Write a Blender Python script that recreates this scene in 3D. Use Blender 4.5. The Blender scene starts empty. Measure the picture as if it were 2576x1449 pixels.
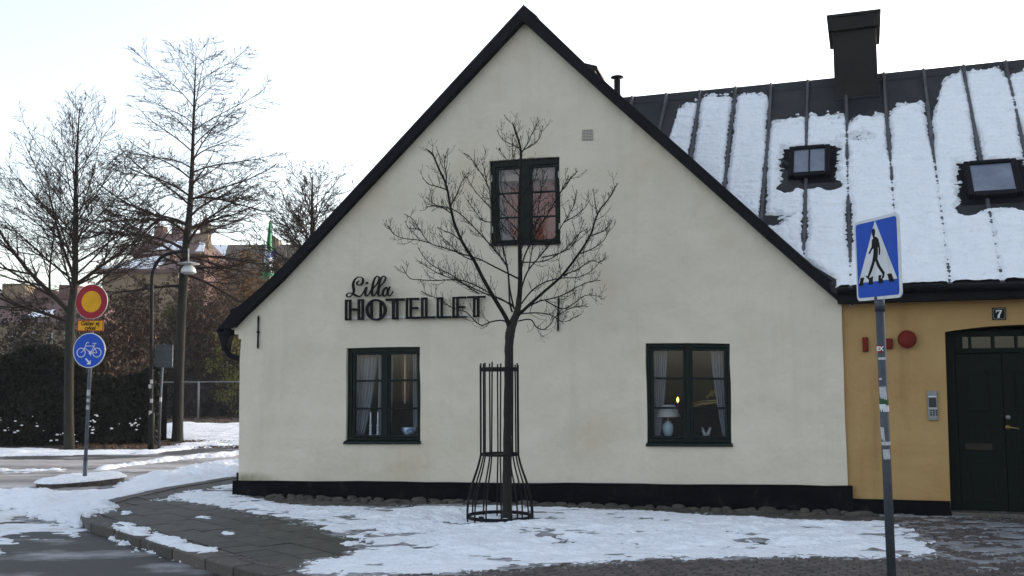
import bpy, math, random
import numpy as np
from mathutils import Vector, Matrix
from mathutils.geometry import tessellate_polygon
R = math.radians
scene = bpy.context.scene
col = scene.collection

# ------------------------------------------------------------------ camera
PW, PH, F = 2576.0, 1449.0, 2500.0          # measuring grid of the photograph, focal length in that grid
CAM = Vector((0, 0, 1.66)); PITCH = math.atan(.0928); ROLL = .005
cam_d = bpy.data.cameras.new('camera'); cam = bpy.data.objects.new('camera', cam_d); col.objects.link(cam)
cam_d.sensor_width = 36; cam_d.lens = 36 * F / PW; cam_d.clip_start = .05; cam_d.clip_end = 6000
cam.location = CAM
cam.rotation_euler = (Matrix.Rotation(R(90) + PITCH, 3, 'X') @ Matrix.Rotation(-ROLL, 3, 'Z')).to_euler()
scene.camera = cam

# ------------------------------------------------------------------ sky, sun, exposure
SUN_ELEV, SUN_AZ = R(14), R(50)               # low winter sun behind the houses, a little right of the view
w = bpy.data.worlds.new('World'); scene.world = w; w.use_nodes = True
nt = w.node_tree; bg = nt.nodes['Background']
sky = nt.nodes.new('ShaderNodeTexSky'); sky.sky_type = 'NISHITA'; sky.sun_disc = False
sky.sun_elevation = SUN_ELEV; sky.sun_rotation = SUN_AZ
sky.air_density = 1.0; sky.dust_density = 2.0; sky.ozone_density = 1.0
veil = nt.nodes.new('ShaderNodeHueSaturation'); veil.inputs['Saturation'].default_value = .56      # milky winter sky
nt.links.new(sky.outputs[0], veil.inputs['Color']); nt.links.new(veil.outputs[0], bg.inputs[0]); bg.inputs[1].default_value = .15
sun_d = bpy.data.lights.new('sun', 'SUN'); sun_d.energy = .6; sun_d.angle = R(12); sun_d.color = (1, .9, .78)
sun = bpy.data.objects.new('sun', sun_d); col.objects.link(sun)
sd = Vector((math.sin(SUN_AZ) * math.cos(SUN_ELEV), math.cos(SUN_AZ) * math.cos(SUN_ELEV), math.sin(SUN_ELEV)))
sun.rotation_euler = sd.to_track_quat('Z', 'Y').to_euler(); sun.location = (0, 40, 30)
vs = scene.view_settings; vs.view_transform = 'Standard'; vs.look = 'None'; vs.gamma = 1; vs.exposure = 1.5
vs.use_curve_mapping = False

# ------------------------------------------------------------------ measuring helpers
_cr, _sr = math.cos(ROLL), math.sin(ROLL)
def ray(u, v):
    x, y = u - PW / 2, PH / 2 - v
    x, y = x * _cr + y * _sr, -x * _sr + y * _cr
    cp, sp = math.cos(PITCH), math.sin(PITCH)
    return Vector((x, F * cp - y * sp, F * sp + y * cp))
def G(u, v, z=0.0):
    d = ray(u, v); t = (z - CAM.z) / d.z
    return CAM + d * t
def atY(u, v, Y):
    d = ray(u, v); return CAM + d * (Y / d.y)
class Frame:
    def __init__(s, o, ang):
        s.o = Vector(o); s.a = ang
        s.ex = Vector((math.cos(ang), math.sin(ang), 0)); s.ey = Vector((-math.sin(ang), math.cos(ang), 0))
    def loc(s, p):
        d = Vector(p) - s.o; return Vector((d.dot(s.ex), d.dot(s.ey), d.z))
    def dirl(s, d): return Vector((d.dot(s.ex), d.dot(s.ey), d.z))
    def world(s, p): return s.o + s.ex * p[0] + s.ey * p[1] + Vector((0, 0, p[2]))
    def wp(s, u, v, y=0.0):                   # photo point onto the vertical plane at local depth y
        o = s.loc(CAM); d = s.dirl(ray(u, v)); t = (y - o.y) / d.y
        return o + d * t
    def pl(s, u, v, pt, n):
        o = s.loc(CAM); d = s.dirl(ray(u, v)); n = Vector(n)
        t = (Vector(pt) - o).dot(n) / d.dot(n); return o + d * t

A = G(598, 1245); B = G(2138, 1288)
ANG = math.atan2(B.y - A.y, B.x - A.x)
H = Frame(A, ANG)                             # gable house: x along the wall, y into the house
WANG = ANG - R(4.5)
WL = (B - A).length
WF = Frame(H.world((WL - .02, .05, 0)), WANG)        # yellow wing

# ------------------------------------------------------------------ noise
def _lat(ix, iy, seed):
    n = (ix * 374761393 + iy * 668265263 + seed * 974634721) & 0x7fffffff
    n = ((n ^ (n >> 13)) * 1274126177) & 0x7fffffff
    return ((n ^ (n >> 16)) & 0xffff) / 65535.0
def vnoise(x, y, seed=0):
    x = np.asarray(x, float); y = np.asarray(y, float)
    ix = np.floor(x).astype(np.int64); iy = np.floor(y).astype(np.int64)
    fx = x - ix; fy = y - iy; fx = fx * fx * (3 - 2 * fx); fy = fy * fy * (3 - 2 * fy)
    a = _lat(ix, iy, seed); b = _lat(ix + 1, iy, seed); c = _lat(ix, iy + 1, seed); d = _lat(ix + 1, iy + 1, seed)
    return (a * (1 - fx) + b * fx) * (1 - fy) + (c * (1 - fx) + d * fx) * fy
def fbm(x, y, seed=0, o=4, g=.5):
    s = 0; amp = 1; tot = 0
    for i in range(o):
        s = s + amp * vnoise(np.asarray(x) * 2 ** i + 17.3 * i, np.asarray(y) * 2 ** i - 9.1 * i, seed + i); tot += amp; amp *= g
    return s / tot                            # 0..1

# ------------------------------------------------------------------ mesh helpers
class MB:
    def __init__(s): s.v = []; s.f = []; s.mi = []
    def add(s, vs, fs, m=0):
        b = len(s.v); s.v += [tuple(p) for p in vs]; s.f += [tuple(b + i for i in f) for f in fs]; s.mi += [m] * len(fs)
    def box(s, x0, x1, y0, y1, z0, z1, m=0):
        s.add([(x0,y0,z0),(x1,y0,z0),(x1,y1,z0),(x0,y1,z0),(x0,y0,z1),(x1,y0,z1),(x1,y1,z1),(x0,y1,z1)],
              [(0,3,2,1),(4,5,6,7),(0,1,5,4),(1,2,6,5),(2,3,7,6),(3,0,4,7)], m)
    def hexa(s, q0, q1, m=0):                 # two matching quads -> closed solid
        s.add(list(q0) + list(q1), [(0,1,2,3),(7,6,5,4),(0,4,5,1),(1,5,6,2),(2,6,7,3),(3,7,4,0)], m)
    def prism(s, poly, y0, y1, m=0, holes=(), cap=True):   # polygon in (x,z) pulled along y; y0 is the face to the street
        loops = [list(poly)] + [list(h) for h in holes]
        flat = [p for l in loops for p in l]; n = len(flat)
        tri = tessellate_polygon([[Vector((p[0], p[1], 0)) for p in l] for l in loops])
        def area(t): a, b, c = (flat[i] for i in t); return (b[0]-a[0])*(c[1]-a[1])-(b[1]-a[1])*(c[0]-a[0])
        vs = [(p[0], y0, p[1]) for p in flat] + [(p[0], y1, p[1]) for p in flat]; fs = []
        if cap:
            for t in tri:
                t = tuple(t) if area(t) > 0 else tuple(t)[::-1]
                fs.append(t); fs.append(tuple(n + i for i in t[::-1]))
        b = 0
        for k, l in enumerate(loops):
            L = len(l); ar = sum(l[i][0]*l[(i+1)%L][1]-l[(i+1)%L][0]*l[i][1] for i in range(L))
            for i in range(L):
                j = (i + 1) % L; q = (b+i, n+b+i, n+b+j, b+j)
                if (ar < 0) != (k > 0): q = q[::-1]
                fs.append(q)
            b += L
        s.add(vs, fs, m)
    def slab(s, poly, z0, z1, m=0):           # polygon in (x,y) pulled up
        n = len(poly); tri = tessellate_polygon([[Vector((p[0], p[1], 0)) for p in poly]])
        vs = [(p[0], p[1], z1) for p in poly] + [(p[0], p[1], z0) for p in poly]; fs = []
        for t in tri:
            a, b, c = (poly[i] for i in t)
            if (b[0]-a[0])*(c[1]-a[1])-(b[1]-a[1])*(c[0]-a[0]) < 0: t = tuple(t)[::-1]
            fs.append(tuple(t)); fs.append(tuple(n + i for i in t[::-1]))
        ar = sum(poly[i][0]*poly[(i+1)%n][1]-poly[(i+1)%n][0]*poly[i][1] for i in range(n))
        for i in range(n):
            j = (i + 1) % n; q = (n+i, n+j, j, i); fs.append(q if ar > 0 else q[::-1])
        s.add(vs, fs, m)
    def tube(s, pts, rad, n=6, m=0, caps=True):
        pts = [Vector(p) for p in pts]; k = len(pts)
        if not hasattr(rad, '__len__'): rad = [rad] * k
        d0 = (pts[1] - pts[0]).normalized()
        up = Vector((0, 0, 1)) if abs(d0.z) < .9 else Vector((1, 0, 0))
        a = d0.cross(up).normalized(); vs = []; fs = []
        for i, p in enumerate(pts):
            d = (pts[min(i+1, k-1)] - pts[max(i-1, 0)])
            d = d.normalized() if d.length > 1e-9 else d0
            a = (a - d * a.dot(d)); a = a.normalized() if a.length > 1e-6 else d.orthogonal().normalized()
            b = d.cross(a)
            for j in range(n):
                t = 2 * math.pi * j / n; vs.append(p + (a * math.cos(t) + b * math.sin(t)) * rad[i])
        for i in range(k - 1):
            for j in range(n):
                j2 = (j + 1) % n; fs.append((i*n+j, i*n+j2, (i+1)*n+j2, (i+1)*n+j))
        if caps: fs.append(tuple(range(n))[::-1]); fs.append(tuple((k-1)*n + j for j in range(n)))
        s.add(vs, fs, m)
    def lathe(s, prof, c=(0, 0, 0), n=20, m=0):          # (r,z) pairs round z
        vs = []; fs = []; k = len(prof)
        for r, z in prof:
            for j in range(n):
                t = 2 * math.pi * j / n; vs.append((c[0] + r * math.cos(t), c[1] + r * math.sin(t), c[2] + z))
        for i in range(k - 1):
            for j in range(n):
                j2 = (j + 1) % n; fs.append((i*n+j, i*n+j2, (i+1)*n+j2, (i+1)*n+j))
        fs.append(tuple(range(n))[::-1]); fs.append(tuple((k-1)*n + j for j in range(n)))
        s.add(vs, fs, m)
    def mesh(s, name, mats, smooth=False):
        me = bpy.data.meshes.new(name); me.from_pydata(s.v, [], s.f)
        for m in (mats if isinstance(mats, (list, tuple)) else [mats]): me.materials.append(m)
        if any(s.mi): me.polygons.foreach_set('material_index', s.mi)
        if smooth: me.polygons.foreach_set('use_smooth', [True] * len(s.f))
        me.update(); return me
    def build(s, name, mats, parent=None, smooth=False):
        return link(name, s.mesh(name, mats, smooth), parent)
def link(name, me, parent=None):
    o = bpy.data.objects.new(name, me); col.objects.link(o)
    if parent is not None: o.parent = parent
    return o
def tag(o, label=None, cat=None, group=None, kind=None):
    for k, x in (('label', label), ('category', cat), ('group', group), ('kind', kind)):
        if x: o[k] = x
    return o
def empty(name, loc=(0, 0, 0), rz=0.0):
    o = bpy.data.objects.new(name, None); o.empty_display_size = .2; col.objects.link(o)
    o.location = loc; o.rotation_euler = (0, 0, rz); return o
def bevel(o, w=.004, seg=2):
    m = o.modifiers.new('bevel', 'BEVEL'); m.width = w; m.segments = seg; m.limit_method = 'ANGLE'; m.angle_limit = R(40); return o
def text_mesh(txt, size, fat=0.0, depth=.001, align='CENTER'):
    cu = bpy.data.curves.new('lettering', 'FONT'); cu.body = txt; cu.size = size; cu.align_x = align; cu.align_y = 'CENTER'
    cu.extrude = depth; cu.offset = fat; cu.resolution_u = 6
    o = bpy.data.objects.new('lettering', cu); col.objects.link(o)
    bpy.context.view_layer.update()
    me = bpy.data.meshes.new_from_object(o.evaluated_get(bpy.context.evaluated_depsgraph_get()))
    bpy.data.objects.remove(o); me.name = 'lettering'; return me

# ------------------------------------------------------------------ materials
def lin(r, g, b):
    f = lambda c: c / 12.92 if c <= .04045 else ((c + .055) / 1.055) ** 2.4
    return (f(r / 255), f(g / 255), f(b / 255), 1)
MATS = {}
def mat(name, c1, c2=None, scale=6.0, detail=6, rough=.7, rough2=None, bump=0.0, bscale=60.0, spec=.5, metal=0.0,
        lo=.35, hi=.65, stretch=(1, 1, 1), bdist=.02, island=0.0, c3=None, s3=1.2, lo3=.5, hi3=.7, coat=0.0):
    m = bpy.data.materials.new(name); m.use_nodes = True; n = m.node_tree.nodes; l = m.node_tree.links
    p = n['Principled BSDF']; p.inputs['Roughness'].default_value = rough
    p.inputs['Specular IOR Level'].default_value = spec; p.inputs['Metallic'].default_value = metal
    if coat: p.inputs['Coat Weight'].default_value = coat
    f4 = lambda c: (c[0], c[1], c[2], 1)
    p.inputs['Base Color'].default_value = f4(c1)
    tc = n.new('ShaderNodeTexCoord'); mp = n.new('ShaderNodeMapping'); mp.inputs['Scale'].default_value = stretch
    l.new(tc.outputs['Object'], mp.inputs[0])
    def noise(sc, de, lo_, hi_):
        t = n.new('ShaderNodeTexNoise'); t.inputs['Scale'].default_value = sc; t.inputs['Detail'].default_value = de
        t.inputs['Roughness'].default_value = .62; l.new(mp.outputs[0], t.inputs['Vector'])
        r = n.new('ShaderNodeMapRange'); r.inputs['From Min'].default_value = lo_; r.inputs['From Max'].default_value = hi_
        l.new(t.outputs['Fac'], r.inputs['Value']); return r.outputs[0]
    cout = None
    if c2 is not None:
        fac = noise(scale, detail, lo, hi)
        mx = n.new('ShaderNodeMix'); mx.data_type = 'RGBA'; l.new(fac, mx.inputs['Factor'])
        mx.inputs[6].default_value = f4(c1); mx.inputs[7].default_value = f4(c2); cout = mx.outputs[2]
        if rough2 is not None:
            rr = n.new('ShaderNodeMapRange'); rr.inputs['To Min'].default_value = rough; rr.inputs['To Max'].default_value = rough2
            l.new(fac, rr.inputs['Value']); l.new(rr.outputs[0], p.inputs['Roughness'])
        if c3 is not None:
            f3 = noise(s3, 8, lo3, hi3)
            m3 = n.new('ShaderNodeMix'); m3.data_type = 'RGBA'; l.new(f3, m3.inputs['Factor'])
            l.new(cout, m3.inputs[6]); m3.inputs[7].default_value = f4(c3); cout = m3.outputs[2]
    if island:
        g = n.new('ShaderNodeNewGeometry'); hs = n.new('ShaderNodeHueSaturation')
        v = n.new('ShaderNodeMapRange'); v.inputs['To Min'].default_value = 1 - island; v.inputs['To Max'].default_value = 1 + island
        l.new(g.outputs['Random Per Island'], v.inputs['Value']); l.new(v.outputs[0], hs.inputs['Value'])
        if cout is not None: l.new(cout, hs.inputs['Color'])
        else: hs.inputs['Color'].default_value = f4(c1)
        cout = hs.outputs[0]
    if cout is not None: l.new(cout, p.inputs['Base Color'])
    if bump:
        t = n.new('ShaderNodeTexNoise'); t.inputs['Scale'].default_value = bscale; t.inputs['Detail'].default_value = 7
        t.inputs['Roughness'].default_value = .6; l.new(mp.outputs[0], t.inputs['Vector'])
        b = n.new('ShaderNodeBump'); b.inputs['Strength'].default_value = bump; b.inputs['Distance'].default_value = bdist
        l.new(t.outputs['Fac'], b.inputs['Height']); l.new(b.outputs[0], p.inputs['Normal'])
    MATS[name] = m; return m
def objrand(m, amt=.25, hue=.0):              # each object of a material gets its own shade
    n = m.node_tree.nodes; l = m.node_tree.links; p = n['Principled BSDF']
    oi = n.new('ShaderNodeObjectInfo'); v = n.new('ShaderNodeMapRange')
    v.inputs['To Min'].default_value = 1 - amt; v.inputs['To Max'].default_value = 1 + amt
    l.new(oi.outputs['Random'], v.inputs['Value']); hs = n.new('ShaderNodeHueSaturation'); l.new(v.outputs[0], hs.inputs['Value'])
    i = p.inputs['Base Color']
    if i.links: l.new(i.links[0].from_socket, hs.inputs['Color'])
    else: hs.inputs['Color'].default_value = i.default_value
    l.new(hs.outputs[0], i); return m

M_wall = mat('cream_render', (.63, .565, .468), (.58, .518, .425), scale=1.3, detail=10, rough=.92, bump=.30, bscale=26, bdist=.012, c3=(.52, .43, .31), s3=.6, lo3=.52, hi3=.85, spec=.2)
M_yellow = mat('yellow_render', (.40, .26, .115), (.35, .215, .09), scale=1.6, detail=9, rough=.92, bump=.35, bscale=28, bdist=.012, c3=(.29, .165, .06), s3=.9, lo3=.55, hi3=.8, spec=.2)
M_plinth = mat('tarred_plinth', (.003, .003, .005), (.006, .006, .008), scale=5, rough=.85, bump=.4, bscale=30, spec=.08)
M_tar = mat('black_roof_felt', (.004, .004, .006), (.008, .008, .011), scale=4, rough=.7, bump=.15, bscale=40, spec=.12)
M_green = mat('dark_green_paint', (.003, .007, .0065), (.004, .009, .008), scale=9, rough=.45, bump=.06, bscale=40, spec=.15)
M_door = mat('door_green_paint', (.0025, .005, .004), (.003, .007, .005), scale=9, rough=.55, spec=.1)
M_metal_roof = mat('dark_sheet_metal', (.018, .018, .022), (.008, .009, .011), scale=2.2, rough=.55, spec=.3, bump=.12, bscale=9, c3=(.034, .031, .031), s3=.8, lo3=.5, hi3=.72)
M_seam = mat('seam_metal', (.075, .073, .082), (.032, .032, .037), scale=4, rough=.5)
M_chim = mat('chimney_sheet', (.013, .011, .010), (.007, .0065, .0065), scale=2.5, rough=.6, bump=.08, bscale=8, spec=.2)
M_snow = mat('snow', (.88, .89, .93), (.83, .85, .90), scale=5, rough=.85, bump=1.0, bscale=14, bdist=.05, spec=.25)
M_snow_trod = mat('trodden_snow', (.76, .78, .82), (.45, .42, .39), scale=1.6, detail=10, rough=.7, bump=.7, bscale=14, bdist=.03, lo=.48, hi=.75, spec=.3)
M_iron = mat('black_iron', (.006, .006, .008), (.012, .012, .014), scale=30, rough=.6, bump=.1, bscale=80, spec=.15)
M_letter = mat('black_letter_paint', (.004, .004, .005), rough=.5, spec=.1)
M_alu = mat('pale_aluminium', (.5, .5, .5), (.4, .4, .4), scale=20, rough=.45)
M_grey = mat('galvanised_steel', (.10, .115, .14), (.065, .072, .09), scale=14, rough=.5, bump=.08, bscale=50, metal=.3)
M_grey2 = mat('dull_grey_steel', (.06, .068, .085), (.04, .046, .058), scale=14, rough=.55, metal=.2)
M_signback = mat('grey_sign_back', (.04, .046, .05), (.026, .032, .034), scale=9, rough=.6)
M_white = mat('sign_white', (.66, .68, .70), (.58, .60, .63), scale=10, rough=.4)
M_paper = mat('sticker_white', (.5, .5, .5), (.3, .3, .32), scale=40, rough=.6)
M_blue = mat('sign_blue', (.004, .06, .42), (.006, .07, .46), scale=6, rough=.45, spec=.2)
M_red = mat('sign_red', (.30, .008, .022), (.26, .008, .02), scale=6, rough=.45, spec=.2)
M_signyel = mat('sign_yellow', (.70, .33, .002), (.64, .30, .002), scale=8, rough=.45, spec=.2)
M_black = mat('sign_black', (.005, .005, .008), rough=.5, spec=.1)
M_alarm = mat('alarm_red', (.15, .014, .008), (.12, .012, .008), scale=9, rough=.6, spec=.15)
M_brass = mat('brass', (.32, .22, .08), rough=.35, metal=.9)
M_intercom = mat('intercom_steel', (.22, .23, .24), (.17, .17, .18), scale=30, rough=.4, metal=.4)
M_bark = mat('smooth_grey_bark', (.014, .012, .010), (.008, .007, .006), scale=30, rough=.9, bump=.5, bscale=60, bdist=.01, c3=(.016, .020, .010), s3=7, lo3=.52, hi3=.7)
M_twig = mat('young_twig', (.008, .007, .007), (.018, .015, .014), scale=20, rough=.85, spec=.15)
M_bark2 = mat('old_bark', (.021, .017, .013), (.009, .008, .006), scale=14, rough=.95, bump=.8, bscale=24, bdist=.03, stretch=(1, 1, .3), c3=(.026, .033, .016), s3=2, lo3=.5, hi3=.7)
M_twig2 = mat('bare_twigs', (.030, .021, .018), (.045, .032, .027), scale=3, rough=.9, spec=.1)
M_asphalt = mat('wet_asphalt', (.020, .019, .019), (.05, .046, .044), scale=1.4, detail=12, rough=.62, rough2=.8, bump=.35, bscale=45, bdist=.01, lo=.42, hi=.7, stretch=(.55, 1, 1), c3=(.30, .29, .30), s3=1.7, lo3=.50, hi3=.70)
M_concrete = mat('paving_base', (.045, .04, .037), (.075, .066, .06), scale=4, detail=9, rough=.75, bump=.6, bscale=30, bdist=.02, c3=(.26, .26, .27), s3=9, lo3=.62, hi3=.74)
M_slab = objrand(mat('paving_slab', (.058, .051, .041), (.034, .031, .026), scale=5, detail=9, rough=.6, bump=.3, bscale=60, bdist=.01, c3=(.30, .30, .31), s3=11, lo3=.63, hi3=.74), .22)
M_sett = objrand(mat('stone_sett', (.088, .068, .062), (.05, .042, .042), scale=16, detail=8, rough=.6, bump=.4, bscale=50, bdist=.01), .32)
M_sett_i = mat('stone_sett_mass', (.088, .068, .062), (.05, .042, .042), scale=16, detail=8, rough=.6, bump=.4, bscale=50, bdist=.01, island=.3)
M_cobble = objrand(mat('round_cobble', (.065, .053, .042), (.034, .031, .026), scale=14, detail=8, rough=.75, bump=.4, bscale=30, bdist=.01), .4)
M_kerb = objrand(mat('granite_kerb', (.075, .06, .05), (.042, .035, .031), scale=40, detail=8, rough=.7, bump=.3, bscale=60, bdist=.008, c3=(.25, .25, .26), s3=7, lo3=.60, hi3=.74), .38)
M_soil = mat('leaf_litter_soil', (.045, .026, .016), (.022, .016, .012), scale=5, detail=10, rough=.95, bump=.8, bscale=14, bdist=.05, c3=(.085, .045, .022), s3=2.4, lo3=.5, hi3=.66)
M_room = mat('room_wall', (.06, .032, .021), (.04, .022, .016), scale=2, rough=.9)
M_redback = mat('red_back_panel', (.36, .06, .03), (.30, .05, .026), scale=1.4, rough=.9)
M_blind = mat('pale_pink_blind', (.36, .22, .185), (.31, .20, .17), scale=3, rough=.9)
M_curtain = mat('sheer_curtain', (.22, .23, .26), (.14, .145, .17), scale=3, rough=.9, stretch=(3, 3, .2))
M_porc = mat('pale_porcelain', (.32, .40, .46), (.26, .33, .39), scale=8, rough=.25)
M_shade = mat('lamp_shade_cloth', (.36, .36, .34), rough=.85)
M_gilt = mat('gilt_wood', (.38, .27, .10), (.26, .18, .07), scale=20, rough=.4, metal=.5)
def glass(name, refl=.07, tint=(.93, .95, .96, 1)):
    m = bpy.data.materials.new(name); m.use_nodes = True; n = m.node_tree.nodes; l = m.node_tree.links
    n.remove(n['Principled BSDF']); o = n['Material Output']
    t = n.new('ShaderNodeBsdfTransparent'); t.inputs[0].default_value = tint
    g = n.new('ShaderNodeBsdfGlossy'); g.inputs['Roughness'].default_value = .04
    mx = n.new('ShaderNodeMixShader'); mx.inputs[0].default_value = refl
    l.new(t.outputs[0], mx.inputs[1]); l.new(g.outputs[0], mx.inputs[2]); l.new(mx.outputs[0], o.inputs[0]); return m
M_glass = glass('window_glass', .055)
M_skyglass = mat('sky_tinted_pane', (.20, .22, .27), (.12, .14, .19), scale=2.2, rough=.2, spec=.6)  # reflected sky put into the panes as grey-blue base colour
def emis(name, c, s):
    m = bpy.data.materials.new(name); m.use_nodes = True; p = m.node_tree.nodes['Principled BSDF']
    p.inputs['Base Color'].default_value = c; p.inputs['Emission Color'].default_value = c; p.inputs['Emission Strength'].default_value = s; return m
def algae(m):                                 # green bloom creeping up from the plinth at the damp corner
    n = m.node_tree.nodes; l = m.node_tree.links; p = n['Principled BSDF']; src = p.inputs['Base Color'].links[0].from_socket
    tc = n.new('ShaderNodeTexCoord'); mp = n.new('ShaderNodeMapping'); mp.inputs['Location'].default_value = (-.15 / .75, 0, -.22 / .16); mp.inputs['Scale'].default_value = (1 / .75, 0, 1 / .16)
    l.new(tc.outputs['Object'], mp.inputs[0]); g = n.new('ShaderNodeTexGradient'); g.gradient_type = 'SPHERICAL'; l.new(mp.outputs[0], g.inputs[0])
    t = n.new('ShaderNodeTexNoise'); t.inputs['Scale'].default_value = 9; t.inputs['Detail'].default_value = 6; l.new(tc.outputs['Object'], t.inputs['Vector'])
    a = n.new('ShaderNodeMath'); a.operation = 'MULTIPLY'; l.new(g.outputs['Fac'], a.inputs[0]); l.new(t.outputs['Fac'], a.inputs[1])
    b = n.new('ShaderNodeMapRange'); b.inputs['From Min'].default_value = .08; b.inputs['From Max'].default_value = .5; b.inputs['To Max'].default_value = .75; l.new(a.outputs[0], b.inputs['Value'])
    mx = n.new('ShaderNodeMix'); mx.data_type = 'RGBA'; l.new(b.outputs[0], mx.inputs['Factor']); l.new(src, mx.inputs[6]); mx.inputs[7].default_value = (.16, .15, .055, 1); l.new(mx.outputs[2], p.inputs['Base Color'])
algae(M_wall)
def wear(m, dark, amt, sc=(4.5, 4.5, .28), lo=.52, hi=.80, wav=.35):      # faint run-off streaks and uneven trowelling
    n = m.node_tree.nodes; l = m.node_tree.links; p = n['Principled BSDF']; src = p.inputs['Base Color'].links[0].from_socket
    tc = n.new('ShaderNodeTexCoord'); mp = n.new('ShaderNodeMapping'); mp.inputs['Scale'].default_value = sc; l.new(tc.outputs['Object'], mp.inputs[0])
    t = n.new('ShaderNodeTexNoise'); t.inputs['Scale'].default_value = 1; t.inputs['Detail'].default_value = 9; t.inputs['Roughness'].default_value = .65; l.new(mp.outputs[0], t.inputs['Vector'])
    b = n.new('ShaderNodeMapRange'); b.inputs['From Min'].default_value = lo; b.inputs['From Max'].default_value = hi; b.inputs['To Max'].default_value = amt; l.new(t.outputs['Fac'], b.inputs['Value'])
    mx = n.new('ShaderNodeMix'); mx.data_type = 'RGBA'; l.new(b.outputs[0], mx.inputs['Factor']); l.new(src, mx.inputs[6]); mx.inputs[7].default_value = dark; l.new(mx.outputs[2], p.inputs['Base Color'])
    if wav:
        old = p.inputs['Normal'].links[0].from_node; t2 = n.new('ShaderNodeTexNoise'); t2.inputs['Scale'].default_value = 3.2; t2.inputs['Detail'].default_value = 3; l.new(tc.outputs['Object'], t2.inputs['Vector'])
        b2 = n.new('ShaderNodeBump'); b2.inputs['Strength'].default_value = wav; b2.inputs['Distance'].default_value = .12; l.new(t2.outputs['Fac'], b2.inputs['Height']); l.new(old.outputs[0], b2.inputs['Normal']); l.new(b2.outputs[0], p.inputs['Normal'])
wear(M_wall, (.34, .29, .23, 1), .20); wear(M_yellow, (.17, .10, .045, 1), .5)
wear(M_plinth, (.05, .047, .045, 1), .5, (7, 7, 5), .56, .78, 0)
wear(M_blue, (.06, .09, .22, 1), .35, (9, 9, 3), .5, .8, 0); wear(M_white, (.30, .29, .27, 1), .5, (9, 9, 3), .5, .8, 0); wear(M_red, (.12, .03, .03, 1), .4, (9, 9, 3), .5, .8, 0); wear(M_signyel, (.35, .2, .03, 1), .4, (9, 9, 3), .5, .8, 0)
M_flame = emis('lit_bulb', (1, .42, .10, 1), 4)

# ================================================================== GROUND
ROADZ = -.10
def poly_sd(x, y, poly):                      # signed distance to polygon, positive inside
    P = np.array([(p[0], p[1]) for p in poly]); n = len(P)
    d2 = np.full(x.shape, 1e18); ins = np.zeros(x.shape, bool)
    for i in range(n):
        ax, ay = P[i]; bx, by = P[(i + 1) % n]; ex, ey = bx - ax, by - ay
        t = np.clip(((x - ax) * ex + (y - ay) * ey) / (ex * ex + ey * ey + 1e-12), 0, 1)
        d2 = np.minimum(d2, (x - ax - t * ex) ** 2 + (y - ay - t * ey) ** 2)
        c = ((ay > y) != (by > y)); xi = ax + (y - ay) / (by - ay + 1e-15) * ex
        ins ^= c & (x < xi)
    d = np.sqrt(d2); return np.where(ins, d, -d)
def grid_obj(name, X, Y, Z, keep, m, to=None, parent=None):
    ny, nx = X.shape
    f = keep[:-1, :-1] | keep[1:, :-1] | keep[:-1, 1:] | keep[1:, 1:]
    idx = np.arange(nx * ny).reshape(ny, nx)
    q = np.stack([idx[:-1, :-1][f], idx[:-1, 1:][f], idx[1:, 1:][f], idx[1:, :-1][f]], 1)
    used = np.unique(q); re = np.full(nx * ny, -1); re[used] = np.arange(len(used)); q = re[q]
    V = np.stack([X.ravel(), Y.ravel(), Z.ravel()], 1)[used]
    if to is not None: V = to(V)
    me = bpy.data.meshes.new(name); me.vertices.add(len(V)); me.vertices.foreach_set('co', V.ravel())
    me.loops.add(q.size); me.loops.foreach_set('vertex_index', q.ravel().astype(np.int32))
    me.polygons.add(len(q)); me.polygons.foreach_set('loop_start', np.arange(0, q.size, 4, dtype=np.int32))
    me.polygons.foreach_set('use_smooth', np.ones(len(q), bool))
    me.materials.append(m); me.update(calc_edges=True); me.validate()
    return link(name, me, parent)
def snow_patch(name, poly, z, res, th, rag=.12, rs=2.2, lump=.4, hole=0.0, hs=3.0, seed=1, m=None, soft=.12, stretch=1.0, basef=None, fringe=.16, fw=.22, prints=()):
    P = [(p[0], p[1]) for p in poly]; mar = rag + .1
    x0, x1 = min(p[0] for p in P) - mar, max(p[0] for p in P) + mar; y0, y1 = min(p[1] for p in P) - mar, max(p[1] for p in P) + mar
    X, Y = np.meshgrid(np.arange(x0, x1, res), np.arange(y0, y1, res * stretch))
    s = poly_sd(X, Y, P)
    n1 = fbm(X * rs, Y * rs, seed, 5, .6) - .5
    nf = fbm(X * 11, Y * 15, seed + 70, 4, .65) - .5
    s2 = s + n1 * 2.2 * rag
    s2 = s2 + nf * 2.0 * fringe * np.clip(1 - np.abs(s2) / (3 * fringe + .01), 0, 1)         # crumbled melting edge
    if hole:
        h = fbm(X * hs * .8, Y * hs * 1.6, seed + 40, 4, .6); s2 = np.minimum(s2, (1 - hole - h) * .9 * (.25 + np.clip(s, 0, 1.2)) + .02 * n1)
    t = np.clip(s2 / soft, 0, 1); t = .22 * np.clip(s2 / .03, 0, 1) + .78 * t * t * (3 - 2 * t)
    hgt = th * t * (1 + lump * 2 * (fbm(X * 3.1, Y * 3.1, seed + 7, 5, .55) - .5)) + .034 * t * (fbm(X * 8, Y * 11, seed + 9, 5, .65) - .5)
    for (px_, py_, pa_, pd_) in prints:       # footprints pressed into the snow
        c_, s_ = math.cos(pa_), math.sin(pa_); u_ = (X - px_) * c_ + (Y - py_) * s_; v_ = -(X - px_) * s_ + (Y - py_) * c_
        hgt = hgt * (1 - pd_ * np.clip(1.3 - ((u_ / .15) ** 2 + (v_ / .055) ** 2), 0, 1))
    base = z if basef is None else basef(X, Y)
    Z = np.where(s2 > 0, base + .002 + hgt, base - .02)
    return grid_obj(name, X, Y, Z, s2 > 0, m or M_snow)

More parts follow.
